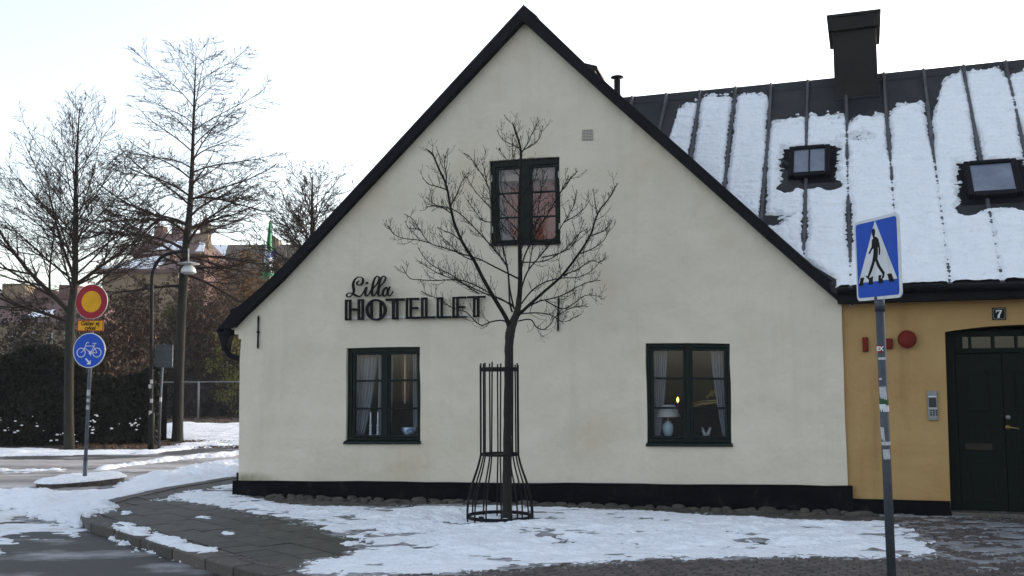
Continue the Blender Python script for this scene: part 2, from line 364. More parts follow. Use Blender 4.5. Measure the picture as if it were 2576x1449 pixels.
# road / ground sheet out to the horizon
g = MB(); g.add([(-1500, -60, ROADZ), (1500, -60, ROADZ), (1500, 3500, ROADZ), (-1500, 3500, ROADZ)], [(0, 1, 2, 3)])
tag(g.build('ground', M_asphalt), 'wet asphalt street with grey ice', None, kind='structure')

# park soil behind the street on the left
park = [G(u, v, ROADZ) for u, v in ((-500, 1133), (180, 1133), (300, 1132), (420, 1128), (700, 1112))]
pk = [(p.x, p.y) for p in park] + [(60, park[-1].y + 8), (60, 140), (-140, 140), (-140, park[0].y)]
s = MB(); s.slab(pk, ROADZ - .3, ROADZ + .006)
tag(s.build('park_ground', M_soil), kind='structure')

# pavement ------------------------------------------------------------
kerb_px = [(900, 1492), (790, 1470), (693, 1449), (591, 1427), (521, 1406), (437.6, 1381), (357, 1354), (292, 1334), (233, 1316), (206, 1298), (222, 1276), (300, 1252), (420, 1226), (604, 1196), (760, 1178)]
kerb = [G(u, v) for u, v in kerb_px]; kerb2 = [(p.x, p.y) for p in kerb]
pave = kerb2 + [tuple(H.world((1.5, 7, 0))[:2]), tuple(WF.world((12, .6, 0))[:2]), tuple(WF.world((14, -9, 0))[:2]), (6, 4.0), (kerb2[0][0] + .4, kerb2[0][1] - .6)]
s = MB(); s.slab(pave, ROADZ - .3, -.012)
pavement = tag(s.build('pavement', M_concrete), kind='structure')

# kerb stones: about a metre each along the line
def offset_in(p, q, wd):
    d = (q - p); n = Vector((d.y, -d.x, 0)).normalized() * -1
    return n * wd
random.seed(3)
KW = .20
seg = []                                      # resample the kerb line
acc = [kerb[0]]
for a, b in zip(kerb[:-1], kerb[1:]):
    L = (b - a).length; k = max(1, round(L / .9))
    for i in range(1, k + 1): acc.append(a.lerp(b, i / k))
def nrm(i):
    d = acc[min(i+1, len(acc)-1)] - acc[max(i-1, 0)]; return Vector((d.y, -d.x, 0)).normalized()
cen = Vector((sum(p[0] for p in pave) / len(pave), sum(p[1] for p in pave) / len(pave), 0))
sgn = 1 if nrm(3).dot(cen - acc[3]) > 0 else -1
for i in range(len(acc) - 1):
    a, b = acc[i], acc[i + 1]; na, nb = nrm(i) * sgn, nrm(i + 1) * sgn
    g_ = (b - a).normalized() * .011; dz = random.uniform(-.006, .006)
    p = [a + g_ - na * .02, b - g_ - nb * .02, b - g_ + nb * KW, a + g_ + na * KW]
    k = MB(); k.hexa([(q.x, q.y, .006 + dz) for q in (p[0], p[1], p[2], p[3])][::-1], [(q.x, q.y, ROADZ - .06) for q in (p[0], p[1], p[2], p[3])][::-1])
    bevel(k.build('kerb_stone', M_kerb, pavement), .014, 2)

def inpoly(x, y, poly):
    ins = False; n = len(poly)
    for i in range(n):
        ax, ay = poly[i]; bx, by = poly[(i+1) % n]
        if (ay > y) != (by > y) and x < ax + (y - ay) / (by - ay) * (bx - ax): ins = not ins
    return ins
# paving slabs, laid parallel to the kerb
e1 = (kerb[3] - kerb[7]); e1.z = 0; e1.normalize(); e2 = Vector((-e1.y, e1.x, 0))
slab_zone = [tuple(G(u, v)[:2]) for u, v in ((215, 1322), (250, 1285), (360, 1248), (600, 1222), (700, 1262), (860, 1300), (1120, 1360), (1050, 1430), (900, 1480), (800, 1475), (560, 1425))]
SW, SL = .35, .35
sm = MB(); sm.box(-SL/2 + .006, SL/2 - .006, -SW/2 + .006, SW/2 - .006, -.03, 0); sme = sm.mesh('paving_slab', M_slab)
o0 = G(500, 1350); rr = random.Random(5)
def kdist(p):
    return min(((p - a.lerp(b, max(0, min(1, (p - a).dot(b - a) / (b - a).length_squared)))).length) for a, b in zip(kerb[:-1], kerb[1:]))
for i in range(-22, 22):
    for j in range(-22, 22):
        p = o0 + e1 * ((i + (.5 if j % 2 else 0)) * SL) + e2 * (j * SW)
        if inpoly(p.x, p.y, slab_zone) and kdist(p) > KW + .2:
            o = link('paving_slab', sme, pavement)
            o.location = (p.x, p.y, rr.uniform(-.004, .003)); o.rotation_euler = (rr.uniform(-.008, .008), rr.uniform(-.008, .008), math.atan2(e1.y, e1.x) + rr.uniform(-.012, .012))
# a row of small setts between kerb and slabs
def sett_mesh(k, sx=.052, sy=.05, top=.0):
    r = random.Random(k); m = MB()
    def q(s, z): return [(x * s + r.uniform(-.006, .006), y * s + r.uniform(-.006, .006), z) for x, y in ((-sx, -sy), (sx, -sy), (sx, sy), (-sx, sy))]
    lo = q(1, -.04); mid = q(.98, top - .012); up = [(x * .82, y * .82, top + r.uniform(-.002, .003)) for x, y, z in mid]
    m.add(lo + mid + up, [(0,1,5,4),(1,2,6,5),(2,3,7,6),(3,0,4,7),(4,5,9,8),(5,6,10,9),(6,7,11,10),(7,4,8,11),(8,9,10,11)])
    return m
setts = [sett_mesh(k) for k in range(6)]; sett_me = [m.mesh('sett', M_sett) for m in setts]
zone = [tuple(G(u, v)[:2]) for u, v in ((860, 1560), (900, 1482), (1000, 1440), (1300, 1412), (1700, 1398), (2260, 1392), (2330, 1385), (2300, 1340), (2230, 1312), (2140, 1300), (2700, 1302), (2900, 1560))]
cand = []
for i in range(-80, 140):
    for j in range(-60, 60):
        x = (i + (.5 if j % 2 else 0)) * .112 ; y = j * .108 - 3
        x += rr.uniform(-.008, .008); y += rr.uniform(-.007, .007) + .06 * math.sin(x * 1.3)
        p = WF.world((x, y, 0))
        if inpoly(p.x, p.y, zone): cand.append(p)
cand += [a + nrm(i) * sgn * (KW + .07) + (acc[i+1] - a) * f for i, a in enumerate(acc[:8]) for f in np.arange(.06, .99, .115)]
cand.sort(key=lambda p: (p - CAM).length)
def inview(p):
    l = p - CAM; d = l.y * math.cos(PITCH) + l.z * math.sin(PITCH)
    if d < .2: return False
    return abs(l.x / d * F) < PW / 2 + 15 and (-l.y * math.sin(PITCH) + l.z * math.cos(PITCH)) / d * F > -PH / 2 - 12
near = [p for p in cand if inview(p)][:300]; nk = set(id(p) for p in near)
for p in near:
    o = link('sett', rr.choice(sett_me), pavement); o.location = (p.x, p.y, rr.uniform(-.006, .004)); o.rotation_euler = (rr.uniform(-.04, .04), rr.uniform(-.04, .04), WANG + rr.uniform(-.12, .12))
rest = MB()
for p in cand:
    if id(p) in nk: continue
    m = rr.choice(setts); a = WANG + rr.uniform(-.12, .12); c, s_ = math.cos(a), math.sin(a); dz = rr.uniform(-.006, .004)
    rest.add([(p.x + x * c - y * s_, p.y + x * s_ + y * c, z + dz) for x, y, z in m.v], m.f)
tag(rest.build('setts', M_sett_i, pavement), kind='stuff')

# rounded cobbles along the plinth
def cobble_mesh(k):
    r = random.Random(k + 50); m = MB(); n = 9; vs = []
    rad = [1 + r.uniform(-.26, .22) for _ in range(n)]
    for f, z in ((1.0, -.03), (1.0, .010), (.80, .034), (.42, .046)):
        vs += [(math.cos(2*math.pi*j/n) * rad[j] * f * .085, math.sin(2*math.pi*j/n) * rad[j] * f * .060, z + r.uniform(-.004, .004)) for j in range(n)]
    fs = [(i*n+j, i*n+(j+1) % n, (i+1)*n+(j+1) % n, (i+1)*n+j) for i in range(3) for j in range(n)] + [tuple(3*n+j for j in range(n))]
    m.add(vs, fs); return m.mesh('cobble', M_cobble, True)
cobs = [cobble_mesh(k) for k in range(6)]
for row in range(3):
    x = .35 + .05 * row
    while x < WL + .1:
        s_ = rr.uniform(.6, 1.35); x += .085 * s_ * 2 * .98
        if row == 2 and rr.random() < .25: continue
        p = H.world((x - .085, -.15 - row * .115 + rr.uniform(-.02, .02), 0))
        o = link('cobble', rr.choice(cobs), pavement); o.location = (p.x, p.y, rr.uniform(-.012, .018) - .016 * row); o.rotation_euler = (rr.uniform(-.12, .12), rr.uniform(-.12, .12), ANG + rr.uniform(-.3, .3) + rr.choice((0, math.pi)))
        o.scale = (s_, rr.uniform(.7, 1.15), rr.uniform(.45, 1.0))

# ------------------------------------------------------------------ snow on the ground
def PX(l, z=0.0): return [G(u, v, z) for u, v in l]
main = PX([(450, 1246), (560, 1241), (610, 1252), (700, 1268), (800, 1276), (1000, 1277), (1180, 1271), (1300, 1274), (1500, 1281), (1800, 1297), (2000, 1307), (2230, 1316), (2285, 1332), (2325, 1368), (2350, 1396), (2200, 1402), (1900, 1400), (1700, 1404), (1500, 1414), (1300, 1426), (1180, 1438), (1000, 1452), (800, 1447), (728, 1437), (800, 1412), (860, 1400), (905, 1385), (935, 1362), (870, 1350), (815, 1327), (760, 1311), (700, 1300), (620, 1286), (540, 1274), (480, 1263)])
M_slush = mat('grey_slush', (.34, .345, .36), (.13, .125, .12), scale=7, detail=9, rough=.5, bump=.6, bscale=30, bdist=.015, lo=.4, hi=.62)
def grow(poly, d):
    c = Vector((sum(p.x for p in poly) / len(poly), sum(p.y for p in poly) / len(poly), 0)); return [p + (p - c).normalized() * d for p in poly]
tag(snow_patch('snow', grow(main, .10), 0, .016, .006, rag=.20, rs=3.2, lump=.3, hole=.40, hs=5.0, seed=12, soft=.2, m=M_slush, fringe=.32), 'thin grey slush at the edge of the snow patch', None, kind='stuff')
rp_ = random.Random(15); prints = []
for (u0, v0, u1, v1, k_) in ((2300, 1360, 1500, 1390, 9), (1500, 1300, 900, 1330, 8), (1000, 1400, 1120, 1290, 4), (2200, 1330, 1700, 1320, 6)):
    a_, b_ = G(u0, v0), G(u1, v1); d_ = (b_ - a_).normalized(); n_ = Vector((-d_.y, d_.x, 0))
    for i in range(k_):
        q_ = a_.lerp(b_, (i + rp_.uniform(-.15, .15)) / k_) + n_ * (.09 if i % 2 else -.09); prints.append((q_.x, q_.y, math.atan2(d_.y, d_.x) + rp_.uniform(-.2, .2), rp_.uniform(.5, .95)))
tag(snow_patch('snow', main, 0, .0135, .045, rag=.13, rs=3.0, lump=.9, hole=.345, hs=3.0, seed=11, soft=.30, fringe=.20, prints=prints), 'thin uneven snow patch around the young tree', None, kind='stuff')
ice = PX([(2240, 1296), (2420, 1296), (2640, 1318), (2640, 1440), (2480, 1430), (2400, 1405), (2340, 1350), (2290, 1322)])
M_ice = mat('trodden_ice', (.30, .31, .33), (.16, .155, .155), scale=3, detail=10, rough=.35, rough2=.6, bump=.5, bscale=30, bdist=.01)
tag(snow_patch('snow', ice, 0, .016, .006, rag=.3, rs=2.2, lump=.4, hole=.50, hs=4.0, seed=17, soft=.2, m=M_ice, fringe=.3), 'grey trodden ice in front of the green door', None, kind='stuff')
tag(snow_patch('snow', PX([(400, 1258), (470, 1236), (540, 1224), (604, 1214), (608, 1236), (600, 1250), (540, 1246), (470, 1256)]), 0, .014, .012, rag=.14, rs=3, lump=.5, hole=.40, hs=3.4, seed=81, soft=.25, fringe=.3), 'thin trodden snow at the left corner of the cream house', None, kind='stuff')
bits = [PX(l) for l in ([(860, 1366), (900, 1362), (905, 1369), (868, 1374)], [(640, 1288), (672, 1291), (668, 1296), (640, 1293)], [(560, 1340), (588, 1340), (590, 1345), (566, 1347)], [(500, 1300), (520, 1299), (524, 1304), (504, 1304)], [(300, 1290), (330, 1285), (340, 1290), (310, 1296)])]
for i, b in enumerate(bits): tag(snow_patch('snow', b, 0, .015, .02, rag=.05, rs=7, seed=60 + i, soft=.08, fringe=.08), 'small snow remnant on the bare paving', None, kind='stuff')
kl = PX([(286, 1334), (300, 1318), (330, 1318), (352, 1330), (420, 1352), (470, 1366), (532, 1376), (538, 1388), (505, 1398), (450, 1386), (400, 1374), (350, 1360), (310, 1348)])
def kerb_base(X, Y):
    return np.where(poly_sd(X, Y, kerb2 + pave[len(kerb2):]) > 0, 0.0, ROADZ)
tag(snow_patch('snow', kl, 0, .014, .075, rag=.12, rs=5, lump=.9, seed=21, soft=.20, basef=kerb_base, fringe=.14, hole=.34, hs=4), 'lumpy ploughed snow lying on the kerb', None, kind='stuff')
tag(snow_patch('snow', PX([(300, 1345), (360, 1365), (430, 1390), (500, 1412), (470, 1412), (380, 1388), (290, 1352)], ROADZ), ROADZ, .02, .012, rag=.06, rs=5, seed=23, hole=.4), 'thin icy snow along the gutter', None, kind='stuff')
bank = PX([(-80, 1236), (60, 1231), (160, 1240), (300, 1236), (318, 1206), (400, 1190), (500, 1171), (660, 1152), (660, 1206), (602, 1214), (480, 1224), (364, 1242), (268, 1272), (285, 1296), (240, 1316), (190, 1326), (110, 1310), (50, 1290), (-80, 1276)], ROADZ)
tag(snow_patch('snow', grow(bank, .15), ROADZ, .04, .010, rag=.3, rs=2.0, lump=.3, hole=.42, hs=3.0, seed=32, soft=.3, m=M_slush, fringe=.35, basef=kerb_base), 'grey slush spread around the snow bank', None, kind='stuff')
tag(snow_patch('snow', bank, ROADZ, .03, .13, rag=.16, rs=1.8, lump=.9, seed=31, soft=.45, basef=kerb_base, hole=.22, hs=1.6, fringe=.22), 'deep snow bank along the side street', None, kind='stuff')
bank2 = PX([(-80, 1272), (60, 1284), (120, 1305), (200, 1322), (240, 1330), (150, 1350), (60, 1360), (-80, 1420)], ROADZ)
tag(snow_patch('snow', bank2, ROADZ, .03, .016, rag=.35, rs=1.6, seed=33, m=M_snow_trod, hole=.42, hs=1.6), 'trodden slush on the asphalt', None, kind='stuff')
packed = PX([(-150, 1160), (0, 1156), (220, 1158), (400, 1150), (660, 1131), (660, 1165), (500, 1185), (330, 1208), (200, 1236), (60, 1246), (-150, 1252)], ROADZ)
M_packed = mat('packed_street_snow', (.46, .43, .42), (.17, .15, .14), scale=1.0, detail=10, rough=.6, rough2=.5, bump=.5, bscale=9, bdist=.03, lo=.38, hi=.66, stretch=(.25, 1.5, 1), c3=(.10, .09, .085), s3=.7, lo3=.50, hi3=.70)
tag(snow_patch('snow', packed, ROADZ, .06, .03, rag=.3, rs=.8, seed=35, m=M_packed, soft=.4, lump=.8), 'brownish packed snow with wheel tracks on the side street', None, kind='stuff')
ridge = PX([(225, 1184), (330, 1170), (400, 1161), (500, 1151), (660, 1136), (660, 1146), (500, 1158), (400, 1167), (330, 1177), (235, 1192)], ROADZ)
tag(snow_patch('snow', ridge, ROADZ, .05, .10, rag=.14, rs=1.6, lump=.8, seed=37, soft=.25), 'low ridge of white snow between the wheel tracks', None, kind='stuff')
ridge = PX([(-150, 1180), (60, 1184), (180, 1176), (240, 1184), (180, 1192), (60, 1194), (-150, 1196)], ROADZ)
tag(snow_patch('snow', ridge, ROADZ, .05, .07, rag=.25, rs=1.6, lump=.9, seed=38, soft=.25, hole=.45), 'broken snow ridge left of the island sign', None, kind='stuff')
far1 = PX([(-200, 1129), (100, 1130), (200, 1136), (300, 1132), (380, 1134), (440, 1118), (520, 1112), (700, 1106), (700, 1120), (500, 1128), (380, 1141), (220, 1144), (0, 1148), (-200, 1150)], ROADZ)
tag(snow_patch('snow', far1, ROADZ, .07, .07, rag=.3, rs=1.1, lump=.6, seed=41, soft=.3, hole=.32, hs=1.2, basef=lambda X, Y: np.full(X.shape, ROADZ + .008)), 'snow verge at the foot of the hedge', None, kind='stuff')
far2 = PX([(405, 1070), (440, 1062), (520, 1066), (720, 1068), (720, 1110), (520, 1112), (470, 1108), (430, 1100), (400, 1090)], ROADZ)
tag(snow_patch('snow', far2, ROADZ, .1, .08, rag=.5, rs=.7, lump=.4, seed=43, soft=.4, hole=.22, hs=.7, basef=lambda X, Y: np.full(X.shape, ROADZ + .008)), 'smooth snow lawn behind the big tree', None, kind='stuff')

# traffic island with granite rim and a cap of snow
ic = G(205, 1221, ROADZ); ia = math.atan2(*( (G(310, 1214, ROADZ) - G(98, 1238, ROADZ)).yx))
isl = empty('traffic_island', (ic.x, ic.y, ROADZ), ia)
tag(isl, 'low granite-edged traffic island under a cap of snow, carrying the bicycle sign', 'traffic island')
IL, IW = .78, .42
def oval(a, b, n=28): return [(a * math.copysign(abs(math.cos(t)) ** .7, math.cos(t)), b * math.copysign(abs(math.sin(t)) ** .8, math.sin(t))) for t in (2 * math.pi * i / n for i in range(n))]
ov = oval(IL, IW); ov2 = oval(IL - .13, IW - .13)
for k in range(14):
    a, b, c = 2 * k, 2 * k + 1, (2 * k + 2) % 28; m = MB()
    lo = [ov[a], ov[b], ov[c], ov2[c], ov2[b], ov2[a]]
    m.slab([(x * .997, y * .997) for x, y in lo], 0, .125); bevel(m.build('rim_stone', M_kerb, isl), .008, 1)
m = MB(); m.slab(oval(IL - .12, IW - .12), 0, .10); m.build('fill', M_concrete, isl)
isw = [isl.location + Vector((math.cos(ia) * x - math.sin(ia) * y, math.sin(ia) * x + math.cos(ia) * y, 0)) for x, y in oval(IL + .03, IW + .02)]
tag(snow_patch('snow', isw, ROADZ + .122, .02, .055, rag=.05, rs=3, lump=.5, seed=51, soft=.16, fringe=.02), 'rounded snow cap on the traffic island', None, kind='stuff')

# fallen leaves on the park soil
lf = MB(); r = random.Random(9)
for _ in range(5200):
    u = r.uniform(170, 640); v = r.uniform(1047, 1128); p = G(u, v, ROADZ + .012); a = r.uniform(0, 6.3); s_ = r.uniform(.03, .07); c, q = math.cos(a) * s_, math.sin(a) * s_
    if 415 < u and 1066 < v < 1104 and r.random() < .96: continue
    t = r.uniform(-.02, .03)
    lf.add([(p.x + c, p.y + q, p.z + t), (p.x - q * .6, p.y + c * .6, p.z), (p.x - c, p.y - q, p.z + .02), (p.x + q * .6, p.y - c * .6, p.z + .03)], [(0, 1, 2, 3)])
M_leaf = mat('fallen_leaf', (.11, .055, .025), rough=.8, island=.5)
tag(lf.build('fallen_leaves', M_leaf), 'brown fallen leaves under the trees', None, kind='stuff')

# ================================================================== GABLE HOUSE
house = empty('gable_house', A, ANG)
tag(house, 'cream rendered gable house with black verges and green windows, snowy roof on its right', 'house')
def hp(u, v, y=0.0):
    p = H.wp(u, v, y); return (p.x, p.z)
# wall outline follows the slightly crooked gable
outl = [hp(603, 903), hp(607, 853), hp(600, 853), hp(600, 841), hp(590, 841), hp(590, 829), hp(582, 829), hp(582, 815), hp(610, 785), hp(703, 700),
        hp(1314, 40), hp(1516, 226), hp(1726, 411), hp(1938, 600), hp(2050, 697), hp(2117, 756)]
outl = [(-.005, 0.0)] + [(outl[0][0] if False else hp(600, 1210)[0], hp(600, 1210)[1])] + outl + [(hp(2124, 1000)[0], hp(2124, 1000)[1]), (hp(2133, 1220)[0], hp(2133, 1220)[1]), (WL, 0.0)]
def densify(poly, step=.35, j=.004, seed=1):   # hand-laid edges are never dead straight
    r = random.Random(seed); out = []
    for i, a in enumerate(poly):
        b = poly[(i + 1) % len(poly)]; L = math.hypot(b[0]-a[0], b[1]-a[1]); k = max(1, int(L / step)); out.append(a)
        for t in range(1, k): out.append((a[0] + (b[0]-a[0]) * t / k + r.uniform(-j, j), a[1] + (b[1]-a[1]) * t / k + r.uniform(-j, j)))
    return out
holes_px = {
 'l': [(872, 876), (1056.5, 872.5), (1057.5, 1113), (869, 1113)],
 'r': [(1624, 863.5), (1836, 864.5), (1840, 1118), (1628, 1117)],
 'u': [(1230.5, 405), (1407.5, 394), (1409.5, 613), (1234, 617)]}
holes = {k: [hp(*p) for p in v] for k, v in holes_px.items()}
wm = MB(); wm.prism(densify(outl), 0, .32, holes=[densify(h, .25, .006, 5) for h in holes.values()])
wm.build('wall', M_wall, house)
# closing walls
m = MB(); m.box(0.02, .3, .33, 8, 0, 2.35); m.box(WL - .4, WL - .1, .33, 8, 0, 2.35); m.box(.02, WL - .1, 8, 8.3, 0, 2.35); m.build('side_wall', M_wall, house)
# plinth, proud of the wall
pz0, pz1 = hp(600, 1208)[1], hp(2133, 1221)[1]
m = MB()
n = 26; r = random.Random(4)
top = [(-.06 + (WL + .10) * i / n, pz0 + (pz1 - pz0) * i / n + r.uniform(-.006, .006)) for i in range(n + 1)]
m.prism([(-.06, -.15)] + top + [(WL + .04, -.15)], -.055, -.002); m.box(-.055, -.01, 0, 7.9, -.15, pz0 - .01)
bevel(m.build('plinth', M_plinth, house), .012, 2)
# roof slab with verge in front
def rv(l, y): return [hp(u, v, y) for u, v in l]
outer = [(556, 816), (579, 788), (577, 779), (598, 771), (652, 725), (707, 673), (1316, 12), (1350, 42), (1476, 163), (1560, 238), (1726, 384), (1938, 573), (2050, 672), (2085, 700), (2120, 728)]
inner = [(2119, 766), (2050, 706), (1938, 609), (1726, 420), (1516, 235), (1314, 52), (703, 708), (616, 791), (584, 824), (558, 827)]
m = MB(); m.prism(rv(outer + inner, -.13), -.13, -.09); vb = m.build('verge_board', M_tar, house); bevel(vb, .008, 2)
ins = lambda l, d: [(u, v + d) for u, v in l]
m = MB(); m.prism([(x, z - .012) for x, z in rv(outer, -.13)] + [(x, z + .008) for x, z in rv(inner, -.13)], -.088, 8.4); m.build('roof', M_tar, house)
# ridge cap overlap on the right slope
m = MB(); a, b, c, d_ = hp(1316, 11, -.14), hp(1352, 41, -.14), hp(1350, 47, -.14), hp(1316, 18, -.14)
m.prism([a, b, c, d_], -.15, 8.3); m.build('ridge_cap', M_tar, house)
# gutter end, hopper and swan neck at the left eave
def hw(u, v, y): p = H.wp(u, v, y); return (p.x, p.y, p.z)
m = MB()
m.prism(rv([(549, 828), (590, 828), (590, 838), (584, 846), (579, 866), (577, 884), (566, 884), (563, 868), (556, 842)], .12), .02, .18)
hopper = m.build('rain_hopper', M_tar, house); bevel(hopper, .02, 3)
m = MB(); m.tube([hw(571, 876, .1), hw(572, 885, .1), hw(577, 893, .1), hw(586, 898, .1), hw(600, 901, .1), hw(612, 903, .1)], .043, 10); m.build('downpipe', M_tar, house, True)
m = MB(); m.tube([(hp(568, 829, .15)[0], .02, hp(568, 829)[1] + .02), (hp(568, 829, .15)[0], 8.2, hp(568, 829)[1] + .02)], .06, 10); m.build('gutter', M_tar, house, True)
m = MB(); m.tube([(-.03, .07, hp(600, 1190)[1]), (-.03, .07, -.05)], .035, 8); m.build('downpipe', M_tar, house, True)

# windows
def bil(c, a, b):                             # corners TL,TR,BR,BL ; a right, b down
    (x0, z0), (x1, z1), (x2, z2), (x3, z3) = c
    return ((x0*(1-a)+x1*a)*(1-b)+(x3*(1-a)+x2*a)*b, (z0*(1-a)+z1*a)*(1-b)+(z3*(1-a)+z2*a)*b)
def window(hpx, panes, sill_px, name='window', y0=.055):
    C = [hp(u, v) for u, v in hpx]
    W_ = ((C[1][0]-C[0][0]) + (C[2][0]-C[3][0])) / 2; Hh = ((C[0][1]-C[3][1]) + (C[1][1]-C[2][1])) / 2
    u0, v0 = hpx[0]; uw = (hpx[1][0]-hpx[0][0] + hpx[2][0]-hpx[3][0]) / 2; vh = (hpx[3][1]-hpx[0][1] + hpx[2][1]-hpx[1][1]) / 2
    def Q(a0, a1, b0, b1): return [bil(C, a0, b0), bil(C, a1, b0), bil(C, a1, b1), bil(C, a0, b1)]
    (la, lb), (ra, rb), rows = panes           # pane columns and rows in fractions of the opening
    fr = MB(); e = .012
    fr.prism(Q(.0, 1.0, .0, 1.0), y0, y0 + .09, holes=[Q(la - .04, lb + .03, rows[0][0] - .03, rows[2][1] + .028), Q(ra - .03, rb + .04, rows[0][0] - .03, rows[2][1] + .028)])
    f = fr.build(name, M_green, house); bevel(f, .006, 2)
    for (a0, a1) in ((la, lb), (ra, rb)):
        sa = MB(); sa.prism(Q(a0 - .038, a1 + .028 if a0 == la else a1 + .038, rows[0][0] - .028, rows[2][1] + .026), y0 + .012, y0 + .06,
                 holes=[Q(a0, a1, rows[0][0], rows[2][1])])
        bevel(sa.build('sash', M_green, f), .005, 2)
        for k in range(2):
            g_ = MB(); b0, b1 = rows[k][1], rows[k + 1][0]; g_.prism(Q(a0 - .004, a1 + .004, b0, b1), y0 + .016, y0 + .052); bevel(g_.build('glazing_bar', M_green, f), .006, 2)
        for (b0, b1) in rows:
            p = MB(); q = Q(a0 - .006, a1 + .006, b0 - .005, b1 + .005); t = r.uniform(-.002, .002)
            p.add([(q[i][0], y0 + .036 + (t if i in (0, 3) else -t), q[i][1]) for i in (3, 2, 1, 0)], [(0, 1, 2, 3)]); p.build('pane', M_glass, f)
    si = MB(); q = [hp(*s) for s in sill_px]
    for (p0, p1, p2, p3) in (q,): si.hexa([(p0[0], -.035, p0[1]), (p3[0], -.045, p3[1]), (p2[0], -.045, p2[1]), (p1[0], -.035, p1[1])], [(p0[0], .06, p0[1] + .02), (p3[0], .06, p3[1]), (p2[0], .06, p2[1]), (p1[0], .06, p1[1] + .02)])
    bevel(si.build('sill', M_green, f), .006, 2)
    return f, C, Q
r = random.Random(8)
def fr(hpx, cols, rows):
    u0, u1 = (hpx[0][0] + hpx[3][0]) / 2, (hpx[1][0] + hpx[2][0]) / 2; v0, v1 = (hpx[0][1] + hpx[1][1]) / 2, (hpx[2][1] + hpx[3][1]) / 2
    return ([((a - u0) / (u1 - u0), (b - u0) / (u1 - u0)) for a, b in cols] + [[((a - v0) / (v1 - v0), (b - v0) / (v1 - v0)) for a, b in rows]])
wl = window(holes_px['l'], fr(holes_px['l'], [(889, 955), (977, 1045)], [(892, 955.5), (960.5, 1026), (1031, 1095)]), [(867, 1110), (1059, 1110), (1059, 1117), (865, 1117)])
wr = window(holes_px['r'], fr(holes_px['r'], [(1643, 1719), (1743, 1822)], [(882, 950), (955.5, 1024.5), (1030, 1098)]), [(1626, 1115), (1843, 1116), (1844, 1123.5), (1625, 1122.5)])
wu = window(holes_px['u'], fr(holes_px['u'], [(1252, 1307), (1337, 1394)], [(421, 480), (484, 542), (546, 601)]), [(1233, 613), (1410, 609), (1411, 615), (1232, 619)])
# small white hinge plates on the upper window
for u, v in ((1237, 449), (1405, 439), (1239, 578), (1407, 570)):
    a = hp(u, v, .05); m = MB(); m.box(a[0] - .006, a[0] + .006, .047, .053, a[1] - .045, a[1] + .045); m.build('hinge', M_alu, wu[0])
# rooms behind the lower windows, shallow red box behind the upper one
def room(C, depth, mtl, ex=.7, up=.45, dn=.45):
    x0, x1 = min(c[0] for c in C) - ex, max(c[0] for c in C) + ex; z0, z1 = min(c[1] for c in C) - dn, max(c[1] for c in C) + up
    m = MB(); v = [(x0,.325,z0),(x1,.325,z0),(x1,depth,z0),(x0,depth,z0),(x0,.325,z1),(x1,.325,z1),(x1,depth,z1),(x0,depth,z1)]
    m.add(v, [(0,1,2,3),(7,6,5,4),(5,6,2,1),(6,7,3,2),(7,4,0,3)]); m.build('room_wall', mtl, house)
room(wl[1], 3.2, M_room); room(wr[1], 3.2, M_room); room(wu[1], .40, M_redback, .12, .1, .1)  # upper box made shallow so daylight reaches its red back
# wall anchors
for (u0, v0, u1, v1) in ((650, 794, 648.5, 877), (1405.5, 748, 1403.5, 833)):
    m = MB(); a, b = hw(u0, v0, -.025), hw(u1, v1, -.025); mid = [(a[i] + b[i]) / 2 for i in range(3)]
    pts = [Vector(a).lerp(Vector(b), t) for t in (0, .08, .3, .46, .5, .54, .7, .92, 1)]
    m.tube(pts, [.010, .016, .013, .014, .024, .014, .013, .016, .010], 8); m.tube([Vector(mid) + Vector((0, -.02, 0)), Vector(mid) + Vector((0, .04, 0))], .017, 8)
    m.build('wall_anchor', M_iron, house, True)
# vent grille
c = [hp(1465, 327), hp(1491, 325.5), hp(1492, 353), hp(1465, 353.5)]
m = MB(); ho = [[bil(c, (i + .2) / 7, (j + .2) / 7), bil(c, (i + .75) / 7, (j + .2) / 7), bil(c, (i + .75) / 7, (j + .75) / 7), bil(c, (i + .2) / 7, (j + .75) / 7)] for i in range(7) for j in range(7)]
M_vent = mat('cream_vent', (.42, .39, .33), rough=.8)
m.prism(c, -.012, -.004, holes=ho); vg = m.build('vent_grille', M_vent, house)
m = MB(); m.add([(p[0], -.003, p[1]) for p in c[::-1]], [(0, 1, 2, 3)]); m.build('vent_hole_shade', M_black, vg)  # flat black sheet paints the dark of the grille holes
# little hatch box peeping over the right slope
p = H.wp(1490, 172, 1.2)
m = MB(); m.prism([(p.x - .25, p.z - .4), (p.x - .22, p.z + .13), (p.x + .07, p.z + .035), (p.x + .08, p.z - .02), (p.x + .04, p.z - .02), (p.x + .04, p.z - .4)], 1.2, 1.9); m.build('roof_hatch', M_chim, house)

# ================================================================== YELLOW WING
wing = empty('yellow_house', WF.o, WANG)
tag(wing, 'yellow rendered house wing with dark seamed metal roof, chimney and dark green door', 'house')
def wq(u, v, y=0.0): p = WF.wp(u, v, y); return (p.x, p.z)
WLEN = 9.0
EY = -.26                                     # eave overhang
ze = WF.wp(2360, 714, EY).z
SL_ = 1.12                                    # roof pitch
nrm_roof = Vector((0, -SL_, 1)).normalized()
eave_pt = Vector((0, EY, ze))
def rp(u, v): return WF.pl(u, v, eave_pt, nrm_roof)
ridge_p = rp(2330, 170); RY = ridge_p.y; RZ = ridge_p.z
print('WING eave z', ze, 'ridge', RY, RZ, 'gable angle', math.degrees(ANG), 'wall len', WL, 'apex', hp(1314, 45))
cz = wq(2300, 742)[1]
